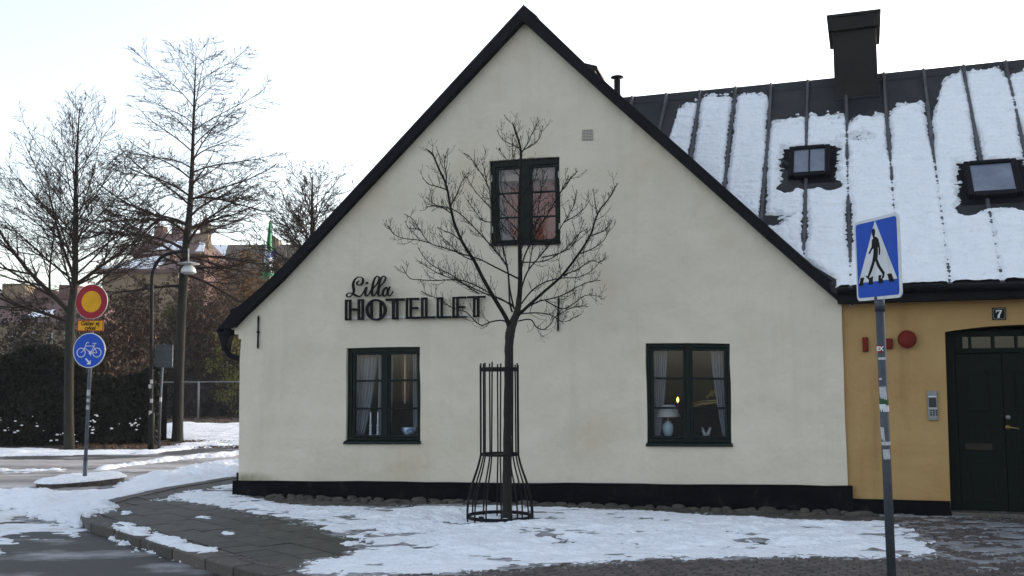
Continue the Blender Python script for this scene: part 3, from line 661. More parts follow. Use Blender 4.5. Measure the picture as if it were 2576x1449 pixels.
# door opening
dl = wq(2377, 835)[0]; dl2 = wq(2391, 1285)[0]; db = 0.0; dr = dl + 1.75; dtop = wq(2376, 835)[1]
arch = [(dl2 + .0, -.2), (dl, dtop)]
ah = wq(2510, 817)[1] - dtop
for t in np.linspace(.08, .92, 9): arch.append((dl + (dr - dl) * t, dtop + ah * (1 - (2 * t - 1) ** 2) * .95))
arch += [(dr, dtop), (dr, -.2)]
wm = MB(); wm.prism([(-.1, -.2)] + [arch[0]] + arch[1:] + [(WLEN, -.2), (WLEN, ze + .05), (-.1, ze + .05)], 0, .35)
wm.build('wall', M_yellow, wing)
m = MB(); m.box(WLEN - .3, WLEN, .36, 2 * RY - EY, 0, ze); m.box(-.1, WLEN, 2 * RY - .4, 2 * RY - .1, 0, ze); m.build('rear_wall', M_yellow, wing)
# cornice step under the eave
zc = wq(2400, 763)[1]
m = MB(); m.box(-.05, WLEN, -.035, -.001, zc, ze - .02); bevel(m.build('cornice', M_yellow, wing), .01, 2)
# plinth
p0, p1 = wq(2150, 1254)[1], wq(2388, 1260)[1]
m = MB(); m.prism([(.0, -.2), (.0, p0), (dl2 - .0, p1), (dl2 + .005, -.2)], -.03, -.001); m.box(dr, WLEN, -.03, -.001, -.2, p1); bevel(m.build('plinth', M_plinth, wing), .008, 2)
# door
DY = .20
tz0 = wq(2450, 876, DY)[1]; tz1 = wq(2450, 847, DY)[1]
thr = wq(2450, 1284, DY)[1]
fx0 = dl - .02
m = MB()
m.box(fx0, fx0 + .13, DY - .02, DY + .1, -.1, dtop + .02); m.box(dr - .11, dr + .02, DY - .02, DY + .1, -.1, dtop + .02)
m.box(fx0 + .13, dr - .11, DY - .02, DY + .1, tz1, dtop + .02); m.box(fx0 + .13, dr - .11, DY - .02, DY + .1, tz0 - .06, tz0)
dfr = m.build('door_frame', M_door, wing); bevel(dfr, .006)
cols_ = [wq(u, 860, DY)[0] for u in (2421, 2436.5, 2443.5, 2493.5, 2502.5, 2552.5, 2560, 2612)]
m = MB(); m.box(fx0 + .13, cols_[0], DY, DY + .05, tz0, tz1); m.build('transom_panel', M_door, dfr)
for i in range(3): m = MB(); m.box(cols_[2*i+1], cols_[2*i+2], DY, DY + .05, tz0, tz1); m.build('transom_bar', M_door, dfr)
for i in range(4):
    m = MB(); m.add([(cols_[2*i], DY + .03, tz0), (cols_[2*i+1], DY + .03, tz0), (cols_[2*i+1], DY + .03, tz1), (cols_[2*i], DY + .03, tz1)], [(0, 1, 2, 3)]); m.build('transom_pane', M_glass, dfr)
m = MB(); m.add([(dl, DY + .1, tz0 - .1), (dl, 2.2, tz0 - .1), (dr, 2.2, tz0 - .1), (dr, DY + .1, tz0 - .1), (dl, DY + .1, tz1 + .3), (dl, 2.2, tz1 + .3), (dr, 2.2, tz1 + .3), (dr, DY + .1, tz1 + .3)], [(0,3,2,1),(4,5,6,7),(0,1,5,4),(1,2,6,5),(2,3,7,6)])
M_hall = mat('hall_wall', (.10, .09, .07), (.07, .06, .05), scale=2, rough=.9)
m.build('hall_wall', M_hall, wing)
mid = wq(2527, 1050, DY)[0]
for k, (x0, x1) in enumerate(((fx0 + .135, mid - .003), (mid + .003, dr - .115))):
    m = MB(); m.box(x0, x1, DY + .012, DY + .06, thr, tz0 - .065); d = m.build('door_leaf', M_door, wing); bevel(d, .005)
    bx0, bx1 = x0 + .13, x1 - .12
    for (v0, v1) in ((1262, 1158), (1134, 1062), (1034, 930)):
        m = MB(); a, b = wq(2450, v0, DY)[1], wq(2450, v1, DY)[1]
        m.prism([(bx0, a), (bx1, a), (bx1, b), (bx0, b)], DY + .002, DY + .011, holes=[[(bx0 + .03, a + .03), (bx1 - .03, a + .03), (bx1 - .03, b - .03), (bx0 + .03, b - .03)]])
        bevel(m.build('panel_moulding', M_door, d), .003)
    if k == 0:
        m = MB(); a = wq(2428, 1132, DY); b = wq(2496, 1116, DY); m.box(a[0], b[0], DY - .006, DY + .001, a[1], b[1]); bevel(m.build('mail_slot', mat('dull_brass', (.018, .014, .008), rough=.6, spec=.2), d), .003)
    else:
        a = wq(2535, 1075, DY); m = MB(); m.tube([(a[0], DY + .01, a[1]), (a[0], DY - .05, a[1]), (a[0] + .03, DY - .055, a[1]), (a[0] + .12, DY - .055, a[1] - .012)], [.012, .01, .009, .007], 8); m.tube([(a[0], DY + .012, a[1]), (a[0], DY + .002, a[1])], .028, 14); m.build('handle', M_brass, d, True)
        a = wq(2536, 1050, DY); m = MB(); m.tube([(a[0], DY + .012, a[1]), (a[0], DY - .004, a[1])], .028, 14); m.build('lock', M_intercom, d, True)
m = MB(); m.box(dl - .02, dr + .02, DY + .12, DY + .15, -.1, tz0 - .06); m.build('door_light_stop', M_door, wing)  # added unseen panel, stops daylight showing between the leaves
m = MB(); m.box(dl2 + .01, dr, -.02, DY + .06, -.1, thr - .004); bevel(m.build('threshold', M_kerb, wing), .008)

# ---- roof of the wing
x_left = -5.06
def P(x, y): return Vector((x, y, ze + (y - EY) * SL_))
n = 40; m = MB(); vs = []; r = random.Random(2)
sag = lambda x: -.05 * math.sin(max(0, min(1, (x + 4.6) / 13.6)) * math.pi)     # old ridge sags a little
T = .10
top = []
def xl(t): return -.02 - 5.2 * max(0, t - .03)          # valley line against the gable roof
for i in range(n + 1):
    f_ = i / n; x = x_left + (WLEN + .2 - x_left) * f_; s_ = sag(x); xe = xl(0) + (WLEN + .2 - xl(0)) * f_
    vs += [P(xe, EY), Vector((x, RY, RZ + s_)), Vector((x, 2 * RY - EY, ze)), P(xe, EY) - Vector((0, -.02, T)), Vector((x, RY, RZ + s_ - T * 1.4)), Vector((x, 2 * RY - EY - .02, ze - T))]
fs = []
for i in range(n):
    a, b = 6 * i, 6 * i + 6; fs += [(a, b, b+1, a+1), (a+1, b+1, b+2, a+2), (a+3, a+4, b+4, b+3), (a+4, a+5, b+5, b+4), (a, a+3, b+3, b), (a+2, b+2, b+5, a+5)]
fs += [(0, 1, 4, 3), (1, 2, 5, 4)]; e = 6 * n; fs += [(e, e+3, e+4, e+1), (e+1, e+4, e+5, e+2)]
m.add(vs, fs); wroof = m.build('roof', M_metal_roof, wing)
M_flash = M_metal_roof
# standing seams
seam_x = [WF.pl(u, v, eave_pt, nrm_roof).x for u, v in ((1677, 240), (1765, 235), (1851, 230), (1943, 212), (2033, 203), (2128, 253), (2230, 189), (2330, 179), (2425, 161), (2531, 165))]
sp = (seam_x[9] - seam_x[2]) / 7; print('seams', [round(x, 2) for x in seam_x], sp)
seam_x = [seam_x[5] + sp * k for k in range(-7, 10)]
def roofpt(x, t, h=0.0):                      # t: 0 eave .. 1 ridge, h above the sheet
    y = EY + (RY - EY) * t; return Vector((x, y, ze + (y - EY) * SL_ + sag(x) * t)) + nrm_roof * h
for x in seam_x:
    if x > WLEN: continue
    t_a = -.005 if x > -.02 else .03 + (-.02 - x) / 5.2 + .02
    if t_a > .9: continue
    m = MB(); pts = [(x, t) for t in np.linspace(t_a, .985, 12)]; w_ = .017; hh = .048
    lo, hi = [], []
    for i, (xx, t) in enumerate(pts):
        j = .006 * math.sin(t * 9 + x * 5); h_ = hh * (.36 + .64 * t) + (.05 * max(0, (t - .93) / .055))
        lo += [roofpt(xx - w_ - .012 + j, t, -.004), roofpt(xx + w_ + .012 + j, t, -.004)]; hi += [roofpt(xx - w_ + j, t, h_), roofpt(xx + w_ + j, t, h_)]
    vs = lo + hi; k = len(pts); o = 2 * k; fs = []
    for i in range(k - 1):
        a = 2 * i; fs += [(a, o+a, o+a+2, a+2), (a+1, a+3, o+a+3, o+a+1), (o+a, o+a+1, o+a+3, o+a+2)]
    fs += [(0, 1, o+1, o), (2*k-2, o+2*k-2, o+2*k-1, 2*k-1)]
    m.add(vs, fs); m.build('standing_seam', M_seam, wroof)
# ridge caps between seams
for a, b in zip(seam_x[:-1], seam_x[1:]):
    if b > WLEN + .1: continue
    m = MB(); q0 = []; q1 = []
    for x, d in ((a + .004, .014), (b + .03, .020)):
        s_ = sag(x); y1 = RY - .13
        q0 += [Vector((x, y1, RZ + s_ - .13 * SL_ + d)), Vector((x, RY, RZ + s_ + d + .012)), Vector((x, RY + .13, RZ + s_ - .13 * SL_ + d))]
    m.add(q0 + [p - Vector((0, 0, .018)) for p in q0], [(0, 3, 4, 1), (1, 4, 5, 2), (0, 6, 9, 3), (2, 5, 11, 8), (0, 1, 7, 6), (1, 2, 8, 7), (3, 9, 10, 4), (4, 10, 11, 5)]); m.build('ridge_cap', M_metal_roof, wroof)
# gutter and fascia
gz = ze - .03; gy = EY - .05
m = MB(); vs = []; xs = np.linspace(-.02, WLEN + .15, 14)
prof = [(gy + .065 * math.cos(t), gz + .07 * math.sin(t)) for t in np.linspace(math.pi, 2 * math.pi, 9)]
prof += [(gy + .060 * math.cos(t), gz + .004 + .062 * math.sin(t)) for t in np.linspace(2 * math.pi, math.pi, 9)]
for x in xs: vs += [(x, y, z + .01 * math.sin(x * 2)) for y, z in prof]
k = len(prof); fs = [(i*k+j, (i+1)*k+j, (i+1)*k+(j+1) % k, i*k+(j+1) % k) for i in range(len(xs) - 1) for j in range(k)] + [tuple(range(k)), tuple((len(xs)-1)*k + j for j in range(k))[::-1]]
m.add(vs, fs); m.build('gutter', M_tar, wing)
m = MB(); m.box(-.03, WLEN + .1, EY + .0, EY + .03, ze - .20, ze - .03); m.box(-.03, WLEN + .1, EY + .03, .0, ze - .20, ze - .185); m.build('fascia', M_tar, wing)
# chimney
cp = rp(2155, 240); cy = cp.y
cx0, cx1 = WF.wp(2099, 210, cy).x, WF.wp(2209, 210, cy).x
ct = WF.wp(2150, 31, cy - .05).z; cb = WF.wp(2150, 72, cy - .05).z; cd = 2 * (RY - cy)
m = MB(); m.box(cx0, cx1, cy, cy + cd, cp.z - .25, ct - .02); ch = m.build('chimney', M_chim, wing); bevel(ch, .008)
k = .065
m = MB(); m.box(cx0 - k, cx1 + k, cy - k, cy + cd + k, cb, ct - .05); bevel(m.build('chimney_cap', M_chim, ch), .006)
m = MB(); m.box(cx0 - k - .015, cx1 + k + .015, cy - k - .015, cy + cd + k + .015, ct - .048, ct); bevel(m.build('chimney_lid', M_chim, ch), .004)
m = MB(); m.hexa([roofpt(cx0 - .02, (cy - .02 - EY) / (RY - EY), .012), roofpt(cx1 + .02, (cy - .02 - EY) / (RY - EY), .012), roofpt(cx1 + .02, (cy + .03 - EY) / (RY - EY), .02), roofpt(cx0 - .02, (cy + .03 - EY) / (RY - EY), .02)],
     [roofpt(cx0 - .02, (cy - .02 - EY) / (RY - EY), -.02), roofpt(cx1 + .02, (cy - .02 - EY) / (RY - EY), -.02), roofpt(cx1 + .02, (cy + .03 - EY) / (RY - EY), -.02), roofpt(cx0 - .02, (cy + .03 - EY) / (RY - EY), -.02)]); m.build('flashing', M_metal_roof, ch)
# vent pipe with rain hat
vp = rp(1553, 236); vp = Vector((WF.wp(1553, 224, RY).x, RY, WF.wp(1553, 224, RY).z))
s_ = F / 16.5; hgt = 33 / s_
m = MB(); m.lathe([(.058, -.35), (.058, hgt - .06), (.03, hgt - .05)], vp, 14); pipe = m.build('vent_pipe', M_chim, wing, True)
m = MB(); m.lathe([(.02, hgt - .06), (.03, hgt - .03), (.112, hgt - .02), (.108, hgt - .002), (.06, hgt + .016), (.005, hgt + .02)], vp, 18); m.build('rain_hat', M_chim, pipe, True)
# skylights
def skylight(gl, fr_, split):
    q = [rp(u, v) for u, v in gl]; x0, x1 = (q[0].x + q[3].x) / 2, (q[1].x + q[2].x) / 2; y0, y1 = (q[2].y + q[3].y) / 2, (q[0].y + q[1].y) / 2
    t0, t1 = (y0 - EY) / (RY - EY), (y1 - EY) / (RY - EY); dt = (RY - EY)
    def sol(m, xa, xb, ta, tb, h0, h1): m.hexa([roofpt(xa, ta, h1), roofpt(xb, ta, h1), roofpt(xb, tb, h1), roofpt(xa, tb, h1)], [roofpt(xa, ta, h0), roofpt(xb, ta, h0), roofpt(xb, tb, h0), roofpt(xa, tb, h0)])
    b = .075; bt = .075 / (dt * math.hypot(1, SL_)); m = MB()
    sol(m, x0 - b, x0, t0 - bt, t1 + bt, -.02, .085); sol(m, x1, x1 + b, t0 - bt, t1 + bt, -.02, .085); sol(m, x0, x1, t0 - bt * 1.3, t0, -.02, .085); sol(m, x0, x1, t1, t1 + bt, -.02, .09)
    s = m.build('skylight', M_tar, wroof); bevel(s, .012, 2)
    xs_ = [x0, (x0 + x1) / 2, x1] if split else [x0, x1]
    m = MB()
    for a, c in zip(xs_[:-1], xs_[1:]): m.add([roofpt(a, t0, .06), roofpt(c, t0, .06), roofpt(c, t1, .06), roofpt(a, t1, .06)], [(0, 1, 2, 3)])
    if split: sol(m, xs_[1] - .009, xs_[1] + .009, t0, t1, .05, .08)
    k = MB(); k.v, k.f, k.mi = m.v, m.f, [0] * (len(xs_) - 1) + [1] * (len(m.f) - len(xs_) + 1)
    k.build('skylight_pane', [M_skyglass, M_tar], wroof)
    m = MB(); sol(m, x0 - .17, x1 + .17, t0 - bt * 2.6, t1 + bt * 2, -.01, .006); m.build('skylight_flashing', M_tar, wroof)
    return x0, x1, t0, t1
sk1 = skylight([(1999, 381), (2073, 379), (2077, 437), (1997, 440)], None, True)
sk2 = skylight([(2441, 418), (2546, 417), (2552, 485), (2447, 488)], None, False)

# ---- snow on the wing roof
res = .018
xa = WF.pl(1500, 260, eave_pt, nrm_roof).x
X, Tt = np.meshgrid(np.arange(-5.0, WLEN + .1, res), np.arange(0, 1.0, res / ((RY - EY) * math.hypot(1, SL_))))
slen = (RY - EY) * math.hypot(1, SL_)
S = Tt * slen                                  # metres up the slope
def rc(px): q = [rp(u, v) for u, v in px]; return [(p.x, (p.y - EY) / (RY - EY) * slen) for p in q]
zz = lambda l: [(x * .463 + 1475.7, y * .463 + 100.6) for x, y in l]
edge = rc(zz([(430, 640), (455, 520), (480, 440), (500, 370), (560, 340), (625, 320), (640, 300), (800, 300), (960, 285), (985, 300), (1000, 440), (1100, 410), (1200, 415), (1215, 400), (1400, 405), (1420, 440), (1480, 400), (1610, 400), (1640, 390), (1690, 350), (1840, 345), (1870, 430), (1905, 330), (1935, 220), (1990, 180), (2040, 150), (2080, 150), (2240, 140), (2290, 190), (2376, 150), (2500, 140), (2700, 140)]))
ex_ = np.array([p[0] for p in edge]); et_ = np.array([p[1] for p in edge]); od = np.argsort(ex_); ex_, et_ = ex_[od], et_[od]
ledge = et_[0]
top_s = np.interp(X, ex_, et_, left=et_[0] - .1, right=slen - .15)
na = fbm(X * 5, S * 9, 3, 5, .62) - .5
nf = fbm(X * 9, S * 46, 33, 4, .65) - .5
s2 = (top_s - S) + na * .40 + nf * .55
s2 = np.where(s2 < .35, s2 - np.clip(nf - .08, 0, 1) * .9 * np.clip((.35 - s2) / .3, 0, 1), s2)
# seams show through where the snow has sunk
fx = np.min(np.abs(X[..., None] - np.array(seam_x)), axis=-1)
seamvis = np.clip(.72 + (fbm(X * .9 + 3, S * .8, 14, 3) - .5) * 3.2 + (S / slen - .5) * .5, 0, 1)
s2 = np.minimum(s2, fx - .017 - .014 * seamvis * (1 + 1.5 * na) + nf * .10 + (1 - seamvis) * .05)
for (x0, x1, t0, t1), lowx in ((sk1, .1), (sk2, .16)):
    ya, yb = t0 * slen, t1 * slen
    dx = np.maximum(x0 - .16 - X, X - x1 - .18); dy = np.maximum(ya - .30 - S, S - yb - .12)
    s2 = np.minimum(s2, np.maximum(dx, dy) + na * .14 + nf * .22)
    corner = np.minimum(np.hypot(X - x0 + .08, (S - ya + .24)), np.hypot(X - x1 - .1, S - ya + .26)) - .10 - lowx * .3
    s2 = np.minimum(s2, corner + na * .12)
for u, v, rx in ((2160, 340, .08), (1925, 552, .20)):
    q = rp(u, v); s2 = np.minimum(s2, np.hypot((X - q.x) * .55, S - (q.y - EY) / (RY - EY) * slen) - rx * (.6 + na) + nf * .35)
s2 = np.minimum(s2, .0 + (S + .02) * 3); s2 = np.minimum(s2, X - (-.04 - 5.1 * np.maximum(0, Tt - .03)))
t = np.clip(s2 / .07, 0, 1); t = t * t * (3 - 2 * t)
hgt = .05 * t * (1 + .5 * (fbm(X * 3, S * 6, 6, 4) - .5)) + .055 * t * (fbm(X * 5, S * 20, 8, 5, .65) - .5)
hgt = np.where(s2 > 0, hgt + .002, -.012)
def to_roof(V):
    x, s_, h = V[:, 0], V[:, 1], V[:, 2]; t = s_ / slen
    y = EY + (RY - EY) * t; z = ze + (y - EY) * SL_ - .05 * np.sin(np.clip((x + 4.6) / 13.6, 0, 1) * np.pi) * t
    loc = np.stack([x, y + nrm_roof.y * h, z + nrm_roof.z * h], 1)
    c, s__ = math.cos(WANG), math.sin(WANG)
    return np.stack([WF.o.x + loc[:, 0] * c - loc[:, 1] * s__, WF.o.y + loc[:, 0] * s__ + loc[:, 1] * c, WF.o.z + loc[:, 2]], 1)
rs_ = grid_obj('roof_snow', X, S, hgt, (s2 > 0), M_snow, to=to_roof)
tag(rs_, 'blue-white snow lying on the dark metal roof of the yellow house', None, kind='stuff')

# ------------------------------------------------------------------ fittings on the yellow wall (things of their own)
def wthing(name, u, v, label, cat): 
    p = WF.wp(u, v, 0); return tag(empty(name, WF.world((p.x, 0, p.z)), WANG), label, cat), p
t, p = wthing('house_number_plate', 2513.5, 805, 'dark enamel house number plate reading 7 above the door', 'number plate')
q = [wq(2496, 774.5), wq(2531, 774), wq(2531, 805), wq(2496.5, 805.5)]; w_, h_ = q[1][0] - q[0][0], q[0][1] - q[3][1]
m = MB(); m.box(-w_/2, w_/2, -.018, -.002, 0, h_); bevel(m.build('plate', mat('enamel_dark', (.005, .010, .010), rough=.45, spec=.1), t), .006)
m = MB(); i0, i1 = .010, .014
def chamf(d, c): return [(-w_/2 + d + c, d), (w_/2 - d - c, d), (w_/2 - d, d + c), (w_/2 - d, h_ - d - c), (w_/2 - d - c, h_ - d), (-w_/2 + d + c, h_ - d), (-w_/2 + d, h_ - d - c), (-w_/2 + d, d + c)]
m.prism(chamf(.011, .014), -.0195, -.0182, holes=[chamf(.0145, .014)]); m.build('border', mat('enamel_cream', (.30, .28, .18), rough=.4), t)
m = MB(); m.prism([(-.032, h_*.80), (-.034, h_*.60), (-.026, h_*.60), (-.022, h_*.70), (.012, h_*.70), (-.016, h_*.36), (-.020, h_*.15), (.004, h_*.15), (.006, h_*.34), (.034, h_*.74), (.034, h_*.80)], -.0200, -.0183); m.build('digit', M_white, t)

t, p = wthing('alarm_bell', 2282.6, 876, 'round dark red fire alarm bell on the yellow wall', 'alarm bell')
rad = 21 / 190; m = MB(); prof = [(rad, 0), (rad, .05), (rad * .93, .075), (rad * .7, .092), (rad * .3, .10), (.004, .101)]
n = 28; vs = []; fs = []
for r_, d in prof: vs += [(r_ * math.cos(2*math.pi*j/n), -d - .03, rad + r_ * math.sin(2*math.pi*j/n)) for j in range(n)]
fs = [(i*n+j, (i+1)*n+j, (i+1)*n+(j+1) % n, i*n+(j+1) % n)[::-1] for i in range(len(prof) - 1) for j in range(n)]
m.add(vs, fs); m.build('gong', M_alarm, t, True)
m = MB(); m.tube([(0, 0, rad), (0, -.03, rad)], rad * .6, 16); m.build('mount', M_alarm, t)
for nm, q0, q1, lb in (('alarm_box', (2171, 848), (2184.5, 885), 'narrow upright red alarm box left of the sign pole'), ('alarm_box', (2218, 851), (2245.5, 878), 'squarish red alarm box half hidden by the sign pole')):
    t, p = wthing(nm, (q0[0] + q1[0]) / 2, q1[1], lb, 'alarm box'); a = wq(q0[0], q1[1]); b = wq(q1[0], q0[1]); w_ = b[0] - a[0]; h_ = b[1] - a[1]
    m = MB(); m.box(-w_/2, w_/2, -.05, -.001, 0, h_); bevel(m.build('housing', M_alarm, t), .012, 3)
    m = MB(); m.box(-w_/2 + .014, w_/2 - .014, -.054, -.0505, .014, h_ - .014); bevel(m.build('cover', M_alarm, t), .003)
t, p = wthing('sensor_box', 2144, 771, 'small white sensor box high in the corner under the eave', 'sensor')
m = MB(); m.box(-.032, .032, -.06, -.036, 0, .08); bevel(m.build('housing', M_paper, t), .008)
m = MB(); m.tube([(.0, -.05, .02), (.0, -.075, .015)], .012, 10); m.build('lens', M_black, t)
t, p = wthing('intercom', 2347.5, 1057, 'grey steel door intercom with keypad beside the door', 'intercom')
a = wq(2336.5, 1057); b = wq(2358.5, 983); w_ = b[0] - a[0]; h_ = b[1] - a[1]
m = MB(); m.box(-w_/2, w_/2, -.035, -.001, 0, h_); bevel(m.build('housing', M_intercom, t), .006)
m = MB(); m.box(-w_/2 + .014, w_/2 - .014, -.037, -.0352, h_ * .44, h_ * .76); m.build('screen', mat('dark_screen', (.012, .014, .02), rough=.2), t)
m = MB(); m.box(-w_/2 + .012, w_/2 - .012, -.038, -.0352, h_ * .79, h_ * .82); m.build('name_strip', M_white, t)
m = MB(); m.box(-w_/2 + .008, w_/2 - .008, -.037, -.0352, h_ * .405, h_ * .42); m.build('name_strip', M_white, t)
for i in range(3):
    for j in range(3):
        m = MB(); x = (-.5 + (i + .8) / 3.6) * w_; z = h_ * (.16 + .075 * j); m.box(x, x + .018, -.040, -.0352, z, z + .016); m.build('key', M_black, t)

# ------------------------------------------------------------------ hotel sign
zs = lambda x, y: hp(x * .1513 + 858.6, y * .1513 + 684.2, -.06)
sg = empty('hotel_sign', H.world((hp(1035, 800)[0], 0, hp(1035, 800)[1])), ANG)
tag(sg, 'black wall lettering reading Lilla in script above HOTELLET in block capitals', 'sign')
so = (hp(1035, 800)[0], hp(1035, 800)[1])
def sp_(x, y): a = zs(x, y); return (a[0] - so[0], a[1] - so[1])
FY0, FY1 = -.085, -.05
def bar(m, x0, x1, y0, y1, dz=0): m.prism([sp_(x0, y0), sp_(x1, y0 + dz), sp_(x1, y1 + dz), sp_(x0, y1)], FY0, FY1)
def stem(m, x0, x1, y0, y1, s0, s1, t0, t1): m.prism([sp_(x0, y0 + 2), sp_(x1, y0 - 2), sp_(x1, y1 - 2), sp_(x0, y1 + 2)], FY0, FY1, holes=[[sp_(s0, t0), sp_(s1, t0), sp_(s1, t1), sp_(s0, t1)]])
letters = []
m = MB(); stem(m, 68, 168, 460, 806, 103, 133, 492, 775); stem(m, 278, 377, 453, 798, 312, 343, 484, 767); bar(m, 169, 277, 606, 645); letters.append(m)
m = MB(); n = 40
el = lambda rx, ry: [sp_(583 + rx * math.cos(2*math.pi*i/n), 630 - ry * math.sin(2*math.pi*i/n)) for i in range(n)]
m.prism(el(171, 181), FY0, FY1, holes=[el(130, 146)]); bar(m, 490, 526, 505, 757); bar(m, 641, 676, 505, 757); letters.append(m)
m = MB(); bar(m, 742, 1055, 444, 486, -8); stem(m, 850, 950, 486, 790, 888, 915, 500, 755); letters.append(m)
m = MB(); stem(m, 1078, 1175, 433, 782, 1110, 1142, 465, 745); bar(m, 1176, 1298, 430, 466); bar(m, 1176, 1280, 582, 618); bar(m, 1176, 1315, 746, 781, -4); letters.append(m)
m = MB(); stem(m, 1332, 1433, 425, 775, 1365, 1400, 458, 740); bar(m, 1434, 1570, 739, 773, -4); letters.append(m)
m = MB(); stem(m, 1592, 1690, 420, 771, 1622, 1657, 452, 738); bar(m, 1691, 1830, 735, 769, -4); letters.append(m)
m = MB(); stem(m, 1852, 1952, 415, 767, 1885, 1918, 446, 735); bar(m, 1953, 2080, 410, 444, -3); bar(m, 1953, 2060, 566, 600); bar(m, 1953, 2085, 736, 762, -4); letters.append(m)
m = MB(); bar(m, 2096, 2400, 405, 438, -8); stem(m, 2195, 2297, 438, 752, 2228, 2260, 455, 722); letters.append(m)
for l in letters: l.build('letter', M_letter, sg)
m = MB(); m.prism([sp_(175, 762), sp_(2110, 708), sp_(2110, 728), sp_(175, 784)], -.046, -.03); m.build('mounting_rail', M_alu, sg)
for x in (300, 900, 1500, 2080): m = MB(); a = sp_(x, 762 - (x - 175) * .028); m.tube([(a[0], -.035, a[1]), (a[0], 0, a[1])], .008, 6); m.build('bracket', M_alu, sg)
def catmull(pts, k=5):
    out = []; P_ = [pts[0]] + pts + [pts[-1]]
    for i in range(1, len(P_) - 2):
        a, b, c, d = (np.array(P_[j], float) for j in (i-1, i, i+1, i+2))
        for t in np.arange(0, 1, 1 / k): out.append(.5 * ((2*b) + (c-a)*t + (2*a-5*b+4*c-d)*t*t + (-a+3*b-3*c+d)*t**3))
    out.append(np.array(P_[-2], float)); return out
def script(pts, name='letter'):               # (x, y, width)
    c = catmull(pts); L, R_ = [], []
    for i, p in enumerate(c):
        d = c[min(i+1, len(c)-1)][:2] - c[max(i-1, 0)][:2]; d = d / (np.linalg.norm(d) + 1e-9); nn = np.array((-d[1], d[0])) * p[2] / 2
        L.append(sp_(*(p[:2] + nn))); R_.append(sp_(*(p[:2] - nn)))
    m = MB(); k = len(c)
    vs = [(p[0], FY0, p[1]) for p in L] + [(p[0], FY0, p[1]) for p in R_] + [(p[0], FY1, p[1]) for p in L] + [(p[0], FY1, p[1]) for p in R_]
    fs = []
    for i in range(k - 1): fs += [(i, i+1, k+i+1, k+i), (i, 2*k+i, 2*k+i+1, i+1), (k+i, k+i+1, 3*k+i+1, 3*k+i), (2*k+i, 3*k+i, 3*k+i+1, 2*k+i+1)]
    fs += [(0, k, 3*k, 2*k), (k-1, 3*k-1, 4*k-1, 2*k-1)]
    m.add(vs, fs); return m
L_ = script([(300, 148, 8), (272, 165, 14), (262, 190, 20), (275, 214, 16), (305, 220, 14), (340, 203, 20), (362, 168, 30), (366, 125, 24), (345, 93, 14), (305, 84, 12), (260, 98, 14), (222, 138, 20), (203, 190, 28), (202, 240, 34), (212, 295, 34), (208, 340, 26), (185, 380, 16), (150, 410, 12), (115, 416, 18), (94, 398, 16), (97, 372, 12), (125, 355, 12), (165, 352, 18), (210, 370, 30), (255, 396, 32), (295, 408, 22), (330, 396, 12), (362, 355, 9), (400, 280, 8), (418, 252, 8)])
i_ = script([(432, 250, 16), (420, 265, 30), (408, 315, 32), (402, 365, 32), (412, 396, 26), (435, 396, 14), (462, 370, 9), (500, 305, 9), (545, 255, 9)])
i_.prism([sp_(414, 172), sp_(446, 165), sp_(442, 200), sp_(411, 204)], FY0, FY1)
l1 = script([(500, 305, 9), (560, 245, 10), (610, 180, 14), (634, 120, 20), (625, 78, 16), (595, 74, 12), (562, 105, 18), (538, 165, 26), (524, 240, 32), (515, 310, 34), (512, 365, 32), (524, 396, 24), (548, 394, 12), (575, 360, 9), (612, 290, 9)])
l2 = script([(612, 290, 9), (660, 230, 10), (710, 175, 14), (738, 115, 20), (728, 74, 16), (700, 72, 12), (668, 105, 18), (642, 165, 26), (628, 240, 32), (619, 310, 34), (616, 365, 32), (630, 396, 24), (652, 394, 12), (680, 365, 9)])
a_ = script([(775, 262, 8), (752, 258, 14), (720, 285, 26), (694, 335, 30), (695, 378, 26), (716, 402, 20), (745, 388, 12), (768, 350, 14), (775, 300, 26), (762, 262, 26), (748, 250, 14)])
a2 = script([(820, 242, 14), (800, 270, 20), (780, 320, 26), (775, 365, 26), (792, 394, 22), (820, 388, 12), (848, 352, 9), (862, 320, 7)])
a_.add(a2.v, a2.f)
for l in (L_, i_, l1, l2, a_): l.build('script_letter', M_letter, sg)

# ------------------------------------------------------------------ things seen through the windows
def wth(name, u, v, y, label, cat): p = H.wp(u, v, y); return tag(empty(name, H.world(p), ANG), label, cat), p
def curtain(name, pts_top, pts_bot, ztop, zbot, y, label, folds=7, mtl=None):     # x-range at top and bottom
    x0t, x1t = pts_top; x0b, x1b = pts_bot; n, k = folds * 6, 10; vs = []
    for j in range(k + 1):
        t = j / k; z = ztop + (zbot - ztop) * t; e = t ** 1.6; a = x0t + (x0b - x0t) * e; b = x1t + (x1b - x1t) * e
        for i in range(n + 1):
            f = i / n; vs.append((a + (b - a) * f, y + .022 * math.sin(f * folds * 2 * math.pi + t) + .008 * math.sin(f * 17 + t * 5), z))
    m = MB(); m.add(vs, [(j*(n+1)+i, j*(n+1)+i+1, (j+1)*(n+1)+i+1, (j+1)*(n+1)+i) for j in range(k) for i in range(n)])
    o = m.build(name, mtl or M_curtain, None, True); o.location = H.o; o.rotation_euler = (0, 0, ANG)
    md = o.modifiers.new('cloth', 'SOLIDIFY'); md.thickness = .004
    tag(o, label, 'curtain')
X_ = lambda u, v=1000, y=.22: H.wp(u, v, y).x
zt, zb = H.wp(960, 884, .22).z, H.wp(960, 1104, .22).z
curtain('curtain', (X_(884), X_(948)), (X_(884), X_(912)), zt, zb, .24, 'grey sheer curtain in the left half of the lower left window')
curtain('curtain', (X_(948), X_(958)), (X_(946), X_(958)), zt, zb, .27, 'thin strip of pale curtain by the mullion of the lower left window', 2)
